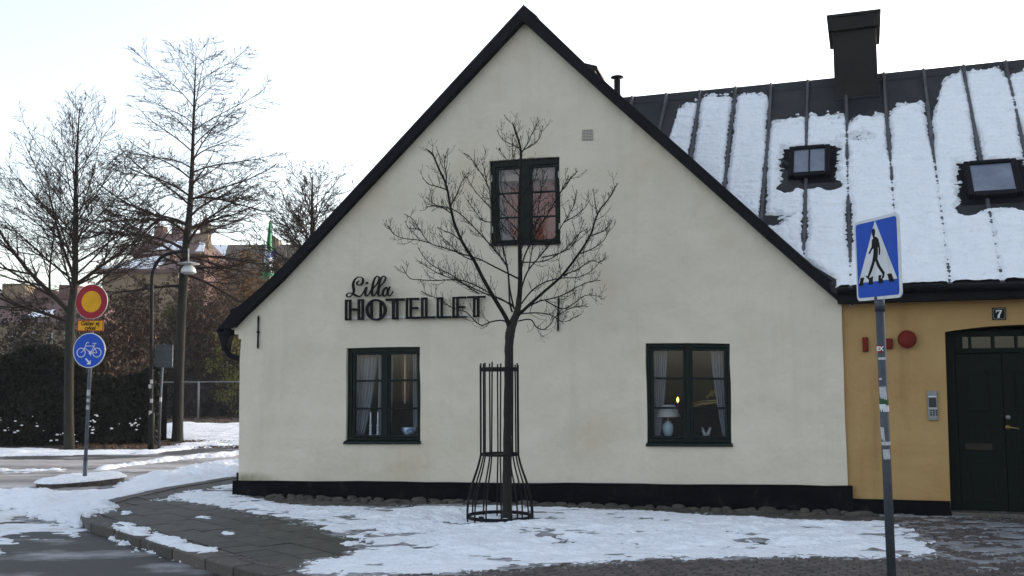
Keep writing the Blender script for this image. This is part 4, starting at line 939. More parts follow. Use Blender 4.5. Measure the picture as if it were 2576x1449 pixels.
curtain('curtain', (X_(974), X_(988)), (X_(974), X_(980)), zt, zb, .24, 'bluish curtain edge in the right half of the lower left window', 3)
curtain('curtain', (X_(1036), X_(1050)), (X_(1038), X_(1050)), zt, zb, .25, 'grey curtain edge at the right side of the lower left window', 3)
curtain('curtain', (X_(1010), X_(1016)), (X_(1011), X_(1015)), zt, H.wp(960, 1015, .22).z, .30, 'slim cream hanging in the right half of the lower left window', 1, mat('cream_cloth', (.50, .42, .30), rough=.9))
curtain('curtain', (X_(984), X_(1008)), (X_(986), X_(1004)), zt, H.wp(960, 1010, .22).z, .6, 'rust red drape inside the lower left window', 4, mat('rust_cloth', (.22, .06, .02), rough=.9))
zt, zb = H.wp(1730, 872, .22).z, H.wp(1730, 1108, .22).z
curtain('curtain', (X_(1640), X_(1680)), (X_(1640), X_(1656)), zt, zb, .24, 'white curtain drawn aside at the left of the lower right window')
curtain('curtain', (X_(1790), X_(1828)), (X_(1818), X_(1828)), zt, zb, .24, 'white curtain drawn aside at the right of the lower right window', 5)
zt, zb = H.wp(1320, 410, .15).z, H.wp(1320, 452, .15).z
curtain('roller_blind', (X_(1245, 440, .15), X_(1400, 440, .15)), (X_(1245, 440, .15), X_(1400, 440, .15)), zt, zb, .20, 'pale pink blind across the top of the upper window', 1, M_blind)
curtain('curtain', (X_(1250, 500, .2), X_(1262, 500, .2)), (X_(1250, 500, .2), X_(1284, 500, .2)), H.wp(1320, 480, .2).z, H.wp(1320, 608, .2).z, .24, 'grey lilac curtain at the lower left of the upper window', 4, mat('lilac_cloth', (.15, .11, .13), rough=.9))
# table lamp on the sill of the right window
t, p = wth('table_lamp', 1681, 1099, .30, 'pale porcelain table lamp with white shade in the lower right window', 'table lamp')
k = .30 / .0 if False else 1 / 178.0
m = MB(); m.lathe([(8*k, 0), (12*k, 10*k), (14*k, 22*k), (12*k, 30*k), (7*k, 34*k), (7*k, 37*k)], n=20); m.build('base', M_porc, t, True)
m = MB(); m.lathe([(4*k, 37*k), (2*k, 42*k), (2*k, 60*k)], n=10); m.build('stem', M_brass, t, True)
m = MB(); m.lathe([(31*k, 48*k), (17*k, 76*k), (16*k, 76*k), (30*k, 48.5*k)], n=28); m.build('lamp_shade', M_shade, t, True)
t, p = wth('wall_lamp', 1705, 1012, .9, 'small glowing candle bulb inside the lower right window', 'lamp')
m = MB(); m.lathe([(.004, 0), (.014, .02), (.016, .035), (.008, .06), (.002, .075)], n=12); m.build('bulb', M_flame, t, True)
m = MB(); m.lathe([(.02, -.12), (.008, -.10), (.008, 0)], n=10); m.build('holder', M_brass, t, True)
# gilded mirror frame leaning in the right window
t, p = wth('gilded_frame', 1788, 1020, .9, 'gilded carved picture frame inside the lower right window', 'frame')
m = MB(); m.tube([(-.26, 0, -.02), (-.12, 0, .02), (.0, 0, .035), (.14, 0, .04), (.28, 0, .03)], .026, 8); m.tube([(-.24, -.01, .03), (-.1, -.01, .06), (.1, -.01, .075), (.26, -.01, .06)], .013, 8); m.build('frame', M_gilt, t, True)
m = MB(); rr_ = random.Random(6)
for i in range(13): a = rr_.uniform(-.06, .14); m.lathe([(.004, -.03), (.022, -.01), (.024, .01), (.004, .035)], (a, rr_.uniform(-.02, .02), .09 + (.10 - abs(a - .04)) * rr_.uniform(.4, 1.5)), 7)
m.build('carved_crest', M_gilt, t, True)
for u, lb in ((947, 'left silver candlestick behind the lower left window'), (956 - 2, 'right silver candlestick close to the mullion of the lower left window')):
    pass
def candlestick(u, label):
    t, p = wth('candlestick', u, 1096, .16, label, 'candlestick'); k = 1 / 176
    m = MB(); m.lathe([(6*k, 0), (5*k, 3*k), (2*k, 6*k), (4*k, 9*k), (2*k, 13*k), (4*k, 17*k), (2*k, 21*k), (4*k, 25*k), (3*k, 28*k)], n=12); m.build('holder', mat('silver_glass', (.45, .47, .52), rough=.3), t, True)
    m = MB(); m.lathe([(2.2*k, 28*k), (1.9*k, 58*k), (.4*k, 60*k)], n=10); m.build('candle', M_white, t, True)
candlestick(932, 'left of two white candles in silver holders in the lower left window'); candlestick(950.5, 'right of two white candles in silver holders in the lower left window')
t, p = wth('patterned_bowl', 1030, 1096, .18, 'blue and white patterned bowl in the corner of the lower left window', 'bowl')
m = MB(); m.lathe([(.05, 0), (.09, .04), (.11, .09), (.105, .12), (.10, .12)], n=20); m.build('bowl', mat('blue_white_china', (.35, .42, .5), (.07, .12, .25), scale=22, rough=.3, lo=.45, hi=.55), t, True)
t, p = wth('glass_ornament', 1777, 1098, .18, 'lacy glass ornament standing low in the lower right window', 'ornament')
m = MB()
for s_ in (-1, 1): m.tube([(.01 * s_, 0, 0), (.03 * s_, 0, .05), (.055 * s_, 0, .12)], [.03, .022, .012], 8)
m.build('ornament', mat('cloudy_glass', (.32, .33, .34), (.12, .12, .13), scale=30, rough=.4), t, True)

# ================================================================== YOUNG TREE AND GUARD
tb = G(1276, 1308); TY = tb.y
yt = empty('young_tree', tb)
tag(yt, 'young bare tree with upswept branches in front of the cream gable', 'tree')
def tp(u, v, dy=0.0):
    p = atY(u, v, TY + dy) - tb; return p
trunk_px = [(1277, 1316, 14), (1276, 1290, 12.4), (1276, 1200, 11.5), (1277, 1100, 11.2), (1278, 1000, 11.0), (1280, 920, 11.0), (1281, 860, 11.2), (1283, 838, 12.4), (1288, 818, 11.4), (1297, 796, 9.0), (1304, 770, 7.6), (1307, 735, 5.2)]
k = TY / F
m = MB(); pts = [tp(u, v) for u, v, r_ in trunk_px]
rt = random.Random(77)
dp, dr_ = [], []
for i in range(len(pts) - 1):
    for j in range(5):
        f = j / 5; q = pts[i].lerp(pts[i + 1], f); dp.append(q + Vector((rt.uniform(-.003, .003), rt.uniform(-.003, .003), 0))); dr_.append((trunk_px[i][2] * (1 - f) + trunk_px[i+1][2] * f) * k * rt.uniform(.97, 1.04))
dp.append(pts[-1]); dr_.append(trunk_px[-1][2] * k)
m.tube(dp, dr_, 14); m.build('trunk', M_bark, yt, True)
Z5 = lambda x, y: (x * .4166 + 872, y * .4166 + 268.3)
limbs = [  # depth lean, base radius(px of zoom), points
 (0.00, 46, [(985, 1340), (1020, 1275), (1040, 1180), (1048, 1040), (1045, 850), (1043, 640), (1050, 440), (1052, 280), (1040, 210), (1005, 105)]),
 (0.05, 8, [(1052, 285), (1100, 210), (1115, 170), (1157, 92)]),
 (-.05, 7, [(1055, 270), (1120, 230), (1165, 190), (1182, 128)]),
 (.12, 7, [(1040, 250), (990, 225), (950, 205), (930, 182)]),
 (-.25, 33, [(985, 1335), (960, 1270), (900, 1170), (830, 1050), (770, 930), (700, 820), (650, 700), (625, 590), (600, 470), (555, 370), (520, 290), (490, 262)]),
 (-.30, 8, [(602, 480), (600, 400), (590, 340), (603, 280)]),
 (-.15, 9, [(628, 600), (670, 520), (690, 465), (725, 410)]),
 (-.35, 8, [(640, 650), (580, 610), (530, 590), (490, 555)]),
 (-.3, 8, [(600, 500), (540, 480), (500, 470), (468, 440)]),
 (.40, 13, [(1040, 1040), (960, 1000), (880, 960), (800, 920), (700, 890), (600, 855), (500, 822), (440, 740), (400, 680), (357, 652)]),
 (.45, 7, [(500, 822), (430, 805), (375, 800), (330, 792), (285, 770), (252, 728)]),
 (.40, 6, [(440, 740), (380, 735), (365, 720), (357, 700)]),
 (-.5, 12, [(1010, 1220), (985, 1100), (965, 960), (880, 850), (780, 740), (700, 660), (640, 620), (560, 600), (490, 605)]),
 (.30, 14, [(1000, 1240), (985, 1180), (975, 1000), (945, 860), (905, 700), (875, 590), (855, 480), (800, 385), (745, 305), (717, 285)]),
 (.25, 8, [(880, 620), (820, 560), (770, 500), (728, 432)]),
 (.35, 7, [(850, 480), (835, 400), (815, 322)]),
 (.5, 8, [(905, 700), (830, 690), (780, 640), (735, 572)]),
 (-.1, 10, [(965, 1300), (930, 1290), (870, 1300), (815, 1320), (770, 1290), (720, 1240), (640, 1215), (560, 1165), (500, 1140), (462, 1120)]),
 (.25, 12, [(1010, 1210), (930, 1160), (840, 1130), (740, 1085), (640, 1040), (560, 1010), (490, 970), (447, 940)]),
 (-.4, 10, [(1000, 1195), (900, 1150), (800, 1090), (700, 1050), (620, 1045), (540, 1050), (440, 1045), (380, 1035), (340, 975)]),
 (.1, 9, [(800, 1130), (720, 1080), (640, 1020), (520, 960), (470, 910), (440, 865)]),
 (-.2, 22, [(1035, 1260), (1110, 1190), (1200, 1110), (1300, 1020), (1400, 890), (1470, 780), (1500, 690), (1530, 620), (1580, 560), (1620, 488)]),
 (-.2, 7, [(1512, 650), (1500, 580), (1490, 508)]),
 (-.3, 8, [(1470, 780), (1530, 760), (1575, 730), (1595, 700)]),
 (-.1, 8, [(1400, 890), (1480, 860), (1550, 810), (1585, 745)]),
 (.35, 11, [(1055, 1190), (1120, 1110), (1200, 1060), (1300, 1035), (1400, 1030), (1480, 990), (1530, 935)]),
 (.45, 12, [(1050, 1120), (1090, 1000), (1170, 900), (1250, 800), (1310, 700), (1370, 600), (1388, 512)]),
 (.45, 7, [(1310, 700), (1380, 660), (1430, 620), (1460, 578)]),
 (-.45, 12, [(1048, 1020), (1075, 900), (1140, 770), (1225, 630), (1285, 530), (1340, 450), (1385, 398)]),
 (-.45, 6, [(1285, 530), (1310, 480), (1335, 430)]),
 (0, 9, [(1035, 1295), (1110, 1285), (1145, 1330), (1190, 1345), (1235, 1310), (1260, 1270), (1370, 1210), (1440, 1205)]),
 (.3, 9, [(1055, 1250), (1150, 1245), (1240, 1260), (1310, 1300), (1390, 1265)]),
 (-.3, 11, [(1050, 1235), (1150, 1180), (1230, 1160), (1300, 1140), (1390, 1090), (1460, 1060), (1520, 1050)]),
 (.15, 9, [(1200, 1170), (1300, 1220), (1370, 1190), (1440, 1140), (1525, 1145)]),
 (.5, 8, [(1045, 850), (990, 770), (930, 700), (890, 620)]),
 (-.4, 8, [(1045, 650), (970, 570), (935, 500), (930, 395)]),
 (.4, 8, [(1100, 980), (1130, 800), (1160, 600), (1195, 400)]),
 (-.35, 8, [(1047, 880), (1100, 760), (1180, 660), (1260, 600)]),
 (.2, 7, [(1050, 430), (990, 350), (960, 310), (922, 262)]),
 (.3, 9, [(770, 930), (700, 900), (620, 830), (565, 775)]),
 (-.1, 7, [(700, 820), (640, 770), (590, 750), (560, 735)]),
 (.3, 9, [(1180, 910), (1300, 880), (1380, 820), (1430, 690)]),
 (.25, 8, [(1050, 940), (1200, 930), (1320, 860), (1400, 770), (1440, 745)]),
 (.35, 7, [(1047, 700), (1110, 620), (1150, 560), (1185, 520)]),
 (-.3, 7, [(1046, 560), (1100, 480), (1140, 430), (1160, 330)]),
 (.3, 7, [(1045, 760), (980, 690), (940, 640), (880, 560)]),
 (.1, 6, [(1050, 380), (1010, 320), (1000, 250), (1003, 180)]),
 (-.35, 8, [(1300, 1020), (1400, 980), (1470, 930), (1530, 945)]),
]
br = MB(); r = random.Random(12)
def smooth3(pts, k=4):
    c = catmull([tuple(p) for p in pts], k); return [Vector(p) for p in c]
def twig(p, d, L, r0, lev):
    n = 5; pts = [p]; d = d.normalized(); q = p.copy()
    side = Vector((r.uniform(-1, 1), r.uniform(-1, 1), 0)) * .25
    for i in range(n):
        d = (d + Vector((0, 0, .20)) + side * .3 + Vector((r.uniform(-.16, .16), r.uniform(-.16, .16), r.uniform(-.1, .1)))).normalized(); q = q + d * L / n; pts.append(q)
    br.tube(pts, [r0 * (1 - .55 * i / n) for i in range(n + 1)], 4)
    br.tube([pts[-1], pts[-1] + d * .012, pts[-1] + d * .03], [r0 * .5, r0 * 1.05, r0 * .2], 4)        # fat end bud
    if lev > 0:
        for i in (2, 3, 4):
            if r.random() < .6:
                ax = d.cross(Vector((r.uniform(-1, 1), r.uniform(-1, 1), r.uniform(-.3, .3)))).normalized()
                for s_ in (-1, 1):
                    if r.random() < .6: twig(pts[i], d * .55 + ax * s_ * .8, L * r.uniform(.3, .6), r0 * .75, lev - 1)
lat = []
for dep, r0, pp in limbs:
    P0 = [Z5(*q) for q in pp]; tot = sum(math.dist(a, b) for a, b in zip(P0[:-1], P0[1:])); acc_ = 0; P3 = []; base_d = 0
    bd = (1276 - P0[0][0]) * 0
    start = max(0, (math.dist(P0[0], (1284, 826))) / 210) * dep * .8
    for i, q in enumerate(P0):
        if i: acc_ += math.dist(P0[i - 1], q)
        P3.append(tp(q[0], q[1], start + dep * acc_ / 150))
    C_ = smooth3(P3); nC = len(C_)
    ra = [(r0 * (.74 if r0 < 20 else .88) * .4166 * k / 2) * (1 - .82 * (i / (nC - 1)) ** .75) + .0026 for i in range(nC)]
    br.tube(C_, ra, 7)
    d = (C_[-1] - C_[-2]).normalized(); br.tube([C_[-1], C_[-1] + d * .012, C_[-1] + d * .032], [.003, .007, .0015], 5)
    # opposite pairs of twigs
    step = .07; dist = r.uniform(.05, step)
    Ls = [0]
    for a, b in zip(C_[:-1], C_[1:]): Ls.append(Ls[-1] + (b - a).length)
    while dist < Ls[-1]:
        i = max(j for j in range(nC) if Ls[j] <= dist); i = min(i, nC - 2)
        f = dist / Ls[-1]
        if f > .28 or (r0 < 12 and f > .12):
            p = C_[i].lerp(C_[i + 1], (dist - Ls[i]) / max(1e-6, Ls[i + 1] - Ls[i])); d = (C_[i + 1] - C_[i]).normalized()
            ax = d.cross(Vector((r.uniform(-1, 1), r.uniform(-.9, .9), r.uniform(-.6, .6)))).normalized()
            for s_ in (-1, 1):
                if r.random() < .64: twig(p, d * .7 + ax * s_ * .75, r.uniform(.06, .27) * (1.2 - .5 * f), .0036, 1)
        dist += step * r.uniform(.7, 1.5)
br.build('branches', M_twig, yt, True)

gc = G(1257, 1312.5); gd = empty('tree_guard', (gc.x, gc.y, 0), ANG)
tag(gd, 'black iron tree guard of slim flared bars around the young trunk', 'tree guard')
sc = gc.y / F
prof = [(.392, -.01), (.392, .13), (.375, .28), (.33, .45), (.27, .62), (.232, .76), (.228, .82), (.228, 1.86)]
for i in range(14):
    a = 2 * math.pi * (i + .3) / 14; m = MB(); wob = r.uniform(-.012, .012)
    c = smooth3([(math.cos(a + wob * 4) * q, math.sin(a + wob * 4) * q, z) for q, z in prof[:-1]], 3) + [Vector((math.cos(a) * .228, math.sin(a) * .228, 1.84 + r.uniform(0, .04)))]
    m.tube(c, .0095, 6); m.build('bar', M_iron, gd, True)
for q, z0, z1 in ((.385, .045, .085), (.222, .772, .802), (.222, 1.765, 1.815)):
    m = MB(); n = 40; vs = []
    for rr2, z in ((q, z0), (q, z1), (q - .008, z1), (q - .008, z0)): vs += [(rr2 * math.cos(2*math.pi*j/n), rr2 * math.sin(2*math.pi*j/n), z) for j in range(n)]
    m.add(vs, [(a*n+j, a*n+(j+1) % n, ((a+1) % 4)*n+(j+1) % n, ((a+1) % 4)*n+j) for a in range(4) for j in range(n)]); m.build('hoop', M_iron, gd)
m = MB(); m.box(-.12, -.085, -.415, -.40, -.08, .10); m.box(-.13, -.075, -.42, -.395, .085, .11); m.build('anchor_stake', M_iron, gd)

# ================================================================== SIGNS
def disc(m, rad, y0, y1, cz, n=40, inner=None, cx=0):
    c = lambda q: [(cx + q * math.cos(2*math.pi*i/n), cz + q * math.sin(2*math.pi*i/n)) for i in range(n)]
    m.prism(c(rad), y0, y1, holes=[c(inner)] if inner else [])
# island sign post
ib = G(213, 1204, ROADZ + .13)
SYAW = R(-9)
post = empty('bicycle_sign_post', ib, SYAW)
tag(post, 'grey leaning island post with red and yellow disc over blue bicycle sign', 'sign')
kk = ib.y / F
topv = atY(236, 722, ib.y) - ib
lean = Vector((topv.x, 0, topv.z)); rot = Matrix.Rotation(-SYAW, 3, 'Z')
def along(v):                                 # point on the post seen at photo row v
    f = (1204 - v) / (1204 - 722); q = lean * f; return rot @ q
m = MB(); m.tube([along(1222), along(1160)], .036, 14); m.tube([along(1160), along(1158)], .040, 14); m.tube([along(1158), along(718)], .030, 14); m.build('pole', M_grey, post, True)
def plate_frame(v): q = along(v); return q
def sub(name, mb, mtl, v, yo=0, parent=post):
    o = mb.build(name, mtl, parent); q = along(v); o.location = (q.x, q.y + yo, q.z); o.rotation_euler = (0, math.atan2(topv.x * .8, topv.z), 0); return o
sub_up = 0
RAD = .30
m = MB(); disc(m, RAD, -.050, -.034, 0); sub('prohibition_disc', m, M_alu, 760)
m = MB(); disc(m, RAD - .006, -.0530, -.0510, 0, inner=RAD * .615); sub('red_ring', m, M_red, 760)
m = MB(); disc(m, RAD * .612, -.0530, -.0510, 0); sub('yellow_disc', m, M_signyel, 760)
m = MB(); m.box(-.245, .245, -.050, -.036, -.098, .098); o = sub('text_plate', m, M_red, 821)
m = MB(); m.box(-.228, .228, -.0530, -.0508, -.082, .082); sub('yellow_field', m, M_signyel, 821)
for tx, dz in (('Gäller ej', .036), ('cykel', -.042)):
    me = text_mesh(tx, .100, .0026, .0008); me.materials.append(M_black); o = link('lettering', me, post); q = along(821)
    o.rotation_euler = (R(90), math.atan2(topv.x * .8, topv.z), 0); o.location = (q.x, q.y - .0545, q.z + dz)
m = MB(); disc(m, RAD, -.050, -.034, 0); sub('bicycle_disc', m, M_alu, 883.5)
m = MB(); disc(m, RAD - .003, -.0530, -.0510, 0, inner=RAD * .955); sub('white_rim', m, M_white, 883.5)
m = MB(); disc(m, RAD * .953, -.0530, -.0510, 0); sub('blue_disc', m, M_blue, 883.5)
b = MB(); yy = (-.0552, -.0536)
def stroke(m, pts, w_):
    for a, c in zip(pts[:-1], pts[1:]):
        a, c = np.array(a), np.array(c); d = (c - a) / np.linalg.norm(c - a); n_ = np.array((-d[1], d[0])) * w_ / 2; a2, c2 = a - d * w_ * .3, c + d * w_ * .3
        m.prism([tuple(a2 - n_), tuple(c2 - n_), tuple(c2 + n_), tuple(a2 + n_)], *yy)
Bk = lambda x, y: ((x - 290) / 232 * RAD, (1110 - y) / 278 * RAD)
for cx in (178, 405): c = Bk(cx, 1145); n = 30; b.prism([(c[0] + .083 * math.cos(6.2832*i/n), c[1] + .083 * math.sin(6.2832*i/n)) for i in range(n)], *yy, holes=[[(c[0] + .070 * math.cos(6.2832*i/n), c[1] + .070 * math.sin(6.2832*i/n)) for i in range(n)]])
for l in ([(178, 1145), (200, 1125), (235, 1050), (250, 990), (262, 982), (282, 988)], [(235, 1042), (355, 1040)], [(228, 1070), (310, 1150), (405, 1148), (355, 1040), (375, 1000)], [(362, 1035), (318, 1150)], [(340, 998), (390, 998)], [(310, 1150), (316, 1195)], [(300, 1110), (310, 1150)]): stroke(b, [Bk(*q) for q in l], .011)
c = Bk(308, 1152); disc(b, .026, yy[0] - .0004, yy[1] + .0004, c[1], 14, cx=c[0])
sub('bicycle_symbol', b, M_white, 883.5)
b = MB(); stroke(b, [Bk(252, 1245), Bk(300, 1305)], .028); b.prism([Bk(262, 1332), Bk(322, 1332), Bk(322, 1262)], yy[0] - .0005, yy[1] + .0005); sub('arrow_symbol', b, M_white, 883.5)
for v, h_, w_ in ((990, .10, .042), (1000 + 9, .055, .05), (1027, .07, .03)):
    m = MB(); q = along(v); vs = []
    for i in range(6): a = R(-150 + 24 * i); vs += [(math.cos(a) * .0315, math.sin(a) * .0315, -h_/2), (math.cos(a) * .0315, math.sin(a) * .0315, h_/2)]
    m.add(vs, [(2*i, 2*i+2, 2*i+3, 2*i+1) for i in range(5)]); o = m.build('sticker', M_paper, post); o.location = q; o.rotation_euler = (0, .04, R(10))
# zebra crossing sign
ZY = 7.25
zt = atY(2212, 748, ZY); zb_ = atY(2243, 1449, ZY); dz_ = (zb_ - zt); zb_ = zt + dz_ * ((zt.z + .0) / (zt.z - zb_.z))
zs_ = empty('crossing_sign_post', zb_, 0)
tag(zs_, 'leaning grey stickered post with blue and white pedestrian crossing sign', 'sign')
ZT = zt - zb_
m = MB(); m.tube([Vector((0, 0, -.02)), ZT * .955], .032, 18); m.tube([ZT * .955, ZT * 1.0], .037, 18); m.tube([ZT, ZT * 1.006, ZT * 1.012], [.034, .026, .006], 14); m.build('pole', M_grey2, zs_, True)
# the plate is turned well away from the camera
yaw = R(-80)
SH = .60
e = Vector((math.cos(yaw), math.sin(yaw), 0)); nrm_ = Vector((math.sin(yaw), -math.cos(yaw), 0))
if nrm_.y > 0: nrm_ = -nrm_
cen_ = atY(2209.5, 650, ZY - .05) - zb_
sgn_ = empty('crossing_sign_helper', (0, 0, 0)); bpy.data.objects.remove(sgn_)
tilt = .035
def zplate(name, mb, mtl): o = mb.build(name, mtl, zs_); o.location = cen_; o.rotation_euler = (Matrix.Rotation(-.02, 3, 'Y') @ Matrix.Rotation(yaw, 3, 'Z') @ Matrix.Rotation(tilt, 3, 'Y')).to_euler(); return o
def rrect(w_, h_, r_, n=5): return [(sx * (w_/2 - r_) + r_ * math.cos(t), sz * (h_/2 - r_) + r_ * math.sin(t)) for sx, sz, t0 in ((1, 1, 0), (-1, 1, 90), (-1, -1, 180), (1, -1, 270)) for t in (R(t0 + 90 * i / n) for i in range(n + 1))]
m = MB(); m.prism(rrect(SH, SH, .04), -.012, 0); zp = zplate('sign_plate', m, M_white)
m = MB(); m.prism(rrect(SH - .045, SH - .045, .025), -.0140, -.0125); zplate('blue_field', m, M_blue)
m = MB(); m.prism([(-.262, -.165), (.262, -.165), (0, .277)], -.0158, -.0144); zplate('white_triangle', m, M_white)
# walking figure and stripes, traced in plate coordinates
def zc_(x, y):                                # zoomed photo pixel -> plate metres (rows follow the slanted edges)
    f = (x - 258) / 340.0; ty = 190 - 68 * f + 14; by = 843 - 33 * f - 6
    g_ = (y - ty) / (by - ty); left = 240 + 38 * g_; wid = 338 + 4 * g_
    return ((x - left) / wid - .5) * SH, (.5 - g_) * SH
fig = [(408, 330), (420, 322), (440, 340), (452, 385), (459, 430), (457, 468), (447, 468), (446, 420), (438, 398), (441, 440), (440, 470), (438, 500), (462, 555), (496, 606), (494, 632), (487, 652), (470, 655), (480, 630), (478, 615), (440, 560), (422, 512), (408, 560), (392, 610), (378, 640), (375, 664), (346, 634), (352, 630), (364, 636), (378, 590), (398, 520), (405, 470), (408, 420), (398, 420), (378, 460), (366, 456), (390, 405), (392, 350)]
m = MB(); m.prism([zc_(*q) for q in fig], -.0172, -.0160)
hd = [(403 + 13 * math.cos(t), 291 - 31 * math.sin(t)) for t in np.linspace(0, 6.2832, 18)[:-1]]; m.prism([zc_(*q) for q in hd], -.0172, -.0160); m.prism([zc_(*q) for q in ((396, 312), (412, 312), (414, 332), (400, 334))], -.0171, -.0161)
zplate('walking_figure', m, M_black)
for q in ([(308, 648), (336, 644), (324, 710), (294, 712)], [(377, 650), (407, 634), (405, 698), (371, 702)], [(449, 628), (474, 626), (466, 650), (484, 660), (484, 688), (450, 692)], [(515, 618), (546, 614), (570, 676), (534, 682)]):
    m = MB(); m.prism([zc_(*p) for p in q], -.0170, -.0160); zplate('stripe', m, M_black)
m = MB()
for z in (-.2, .12): m.box(-.05, .05, .001, .045, z - .012, z + .012)
zplate('clamp', m, M_grey2)
# stickers on the pole
def psticker(v, h_, a0, a1, mtl, du=0):
    f = (1449 - v) / (1449 - 748.0); q = atY(2243 + (2212 - 2243) * f, v, ZY) - zb_; m = MB(); vs = []
    for i in range(7): a = R(a0 + (a1 - a0) * i / 6); vs += [(math.cos(a) * .0332, math.sin(a) * .0332, -h_/2), (math.cos(a) * .0332, math.sin(a) * .0332, h_/2)]
    m.add(vs, [(2*i, 2*i+2, 2*i+3, 2*i+1) for i in range(6)]); o = m.build('sticker', mtl, zs_); o.location = q; o.rotation_euler = (0, -.05, 0); return o
M_green_s = mat('sticker_green', (.01, .05, .02), rough=.5)
psticker(878, .055, -170, -110, M_red)
me = text_mesh('EX', .042, .002, .0005); me.materials.append(M_white); o = link('lettering', me, zs_); f_ = (1449 - 878) / 701.0; q = atY(2243 - 31 * f_, 878, ZY) - zb_; o.location = q + Vector((-.022, -.0275, 0)); o.rotation_euler = (R(90), 0, R(-50))
psticker(902, .018, -160, -60, M_paper); psticker(953, .015, -160, -125, M_paper)
psticker(989, .095, -165, -70, M_paper); psticker(1011, .050, -180, 0, M_green_s); psticker(1026, .055, -180, 0, M_white); psticker(1060, .05, -165, -120, M_grey)
psticker(1093, .11, -175, -120, M_paper); psticker(1115, .025, -170, -10, M_paper); psticker(1142, .07, -150, -60, M_paper)

# ================================================================== STREET LAMP, SIGN SEEN FROM BEHIND, FENCE, FLAG
lb = G(379, 1131, ROADZ); LY = lb.y; lk = LY / F
lamp = tag(empty('street_lamp', lb), 'black swan-neck street lamp with white dome, beside the tall tree', 'street lamp')
lp = lambda u, v: atY(u, v, LY) - lb
m = MB(); m.lathe([(.075, 0), (.075, .9), (.062, .95)], n=14); m.build('base', M_iron, lamp, True)
arcp = [lp(380, 1090), lp(381, 900), lp(382, 720), lp(384, 690), lp(391, 668), lp(403, 650), lp(420, 640), lp(445, 634), lp(472, 631)]
m = MB(); m.tube(smooth3(arcp, 4), .047, 12); m.build('pole', M_iron, lamp, True)
m = MB(); a = lp(474, 630); c = lp(474, 664); m.tube([a + Vector((0, 0, .05)), c], .018, 8); m.build('hanger', M_alu, lamp, True)
c = lp(474, 688); R2 = 19 * lk
m = MB(); m.lathe([(27 * lk, 24 * lk), (27.5 * lk, 25 * lk), (12 * lk, 29 * lk), (3 * lk, 30 * lk)], c, 26); m.build('top_disc', M_alu, lamp, True)
m = MB(); m.lathe([(19 * lk, 2 * lk), (19 * lk, 4 * lk), (17.5 * lk, 11 * lk), (13.5 * lk, 17 * lk), (9 * lk, 20 * lk), (7 * lk, 24 * lk)], c, 26); m.build('dome', mat('lamp_white', (.55, .58, .58), rough=.4), lamp, True)
m = MB(); m.lathe([(16 * lk, 2 * lk), (12 * lk, -1 * lk), (4 * lk, -2 * lk)], c, 20); m.build('diffuser', M_shade, lamp, True)
for v, u0 in ((960, 383), (972, 379), (1008, 383), (1038, 380)):
    m = MB(); q = lp(u0, v); m.box(q.x - .035, q.x + .035, -.062, -.052, q.z - .05, q.z + .05); m.build('sticker', M_paper, lamp)
sb = G(399.5, 1129, ROADZ); SY = sb.y; sk = tag(empty('road_sign', sb, 0), 'square grey back of a road sign on a thin pole near the lamp', 'sign')
q = lambda u, v: atY(u, v, SY) - sb
m = MB(); m.tube([q(399.5, 1132), q(404, 1000), q(412, 864)], .030, 10); m.build('pole', M_grey2, sk, True)
m = MB(); a, c = q(391, 923), q(437.5, 866); m.prism([(a.x, a.z), (c.x, a.z - .03), (c.x, c.z - .02), (a.x, c.z)], -.05, -.035); pl = m.build('plate', M_signback, sk); bevel(pl, .004)
for v in (879, 911): a, c = q(393, v), q(436, v + .5); m = MB(); m.box(a.x, c.x, -.075, -.051, a.z - .02, a.z + .02); m.build('rib', M_grey2, sk)
m = MB(); a = q(404, 1004); m.tube([a + Vector((0, 0, -.07)), a + Vector((0, 0, .05))], .033, 10); m.build('sticker', M_paper, sk)
m = MB(); a, c = q(436.5, 922), q(437.5, 866); m.box(c.x - .012, c.x, -.055, -.049, a.z, c.z - .02); m.build('edge_strip', M_alu, sk)

M_fence = mat('bright_galvanised', (.24, .25, .26), (.17, .18, .19), scale=10, rough=.5)
FY = G(498, 1055, ROADZ).y
fb = G(498, 1055, ROADZ); fence = tag(empty('wire_fence', fb), 'chain link fence with galvanised top rail behind the snow lawn', 'fence')
q = lambda u, v: atY(u, v, FY) - fb
rail_z = q(498, 961).z
for u in (120, 250, 375, 498, 640, 780): a = q(u, 1055); m = MB(); m.tube([(a.x, 0, -.05), (a.x, 0, rail_z + .04)], .045, 10); m.build('post', M_fence, fence, True)
m = MB(); m.tube([(q(60, 960).x, 0, rail_z), (q(860, 960).x, 0, rail_z)], .03, 8); m.build('top_rail', M_fence, fence, True)
m = MB(); x0, x1 = q(60, 960).x, q(860, 960).x; st = .16
x = x0 - rail_z
while x < x1:
    for s_ in (1, -1):
        a = (x, -.01 * s_, 0.0) if s_ > 0 else (x + rail_z, .01, 0.0); c = (a[0] + s_ * rail_z, a[1], rail_z)
        m.tube([a, c], .0035, 3, caps=False)
    x += st
tag(m.build('mesh', M_grey2, fence), kind='stuff')

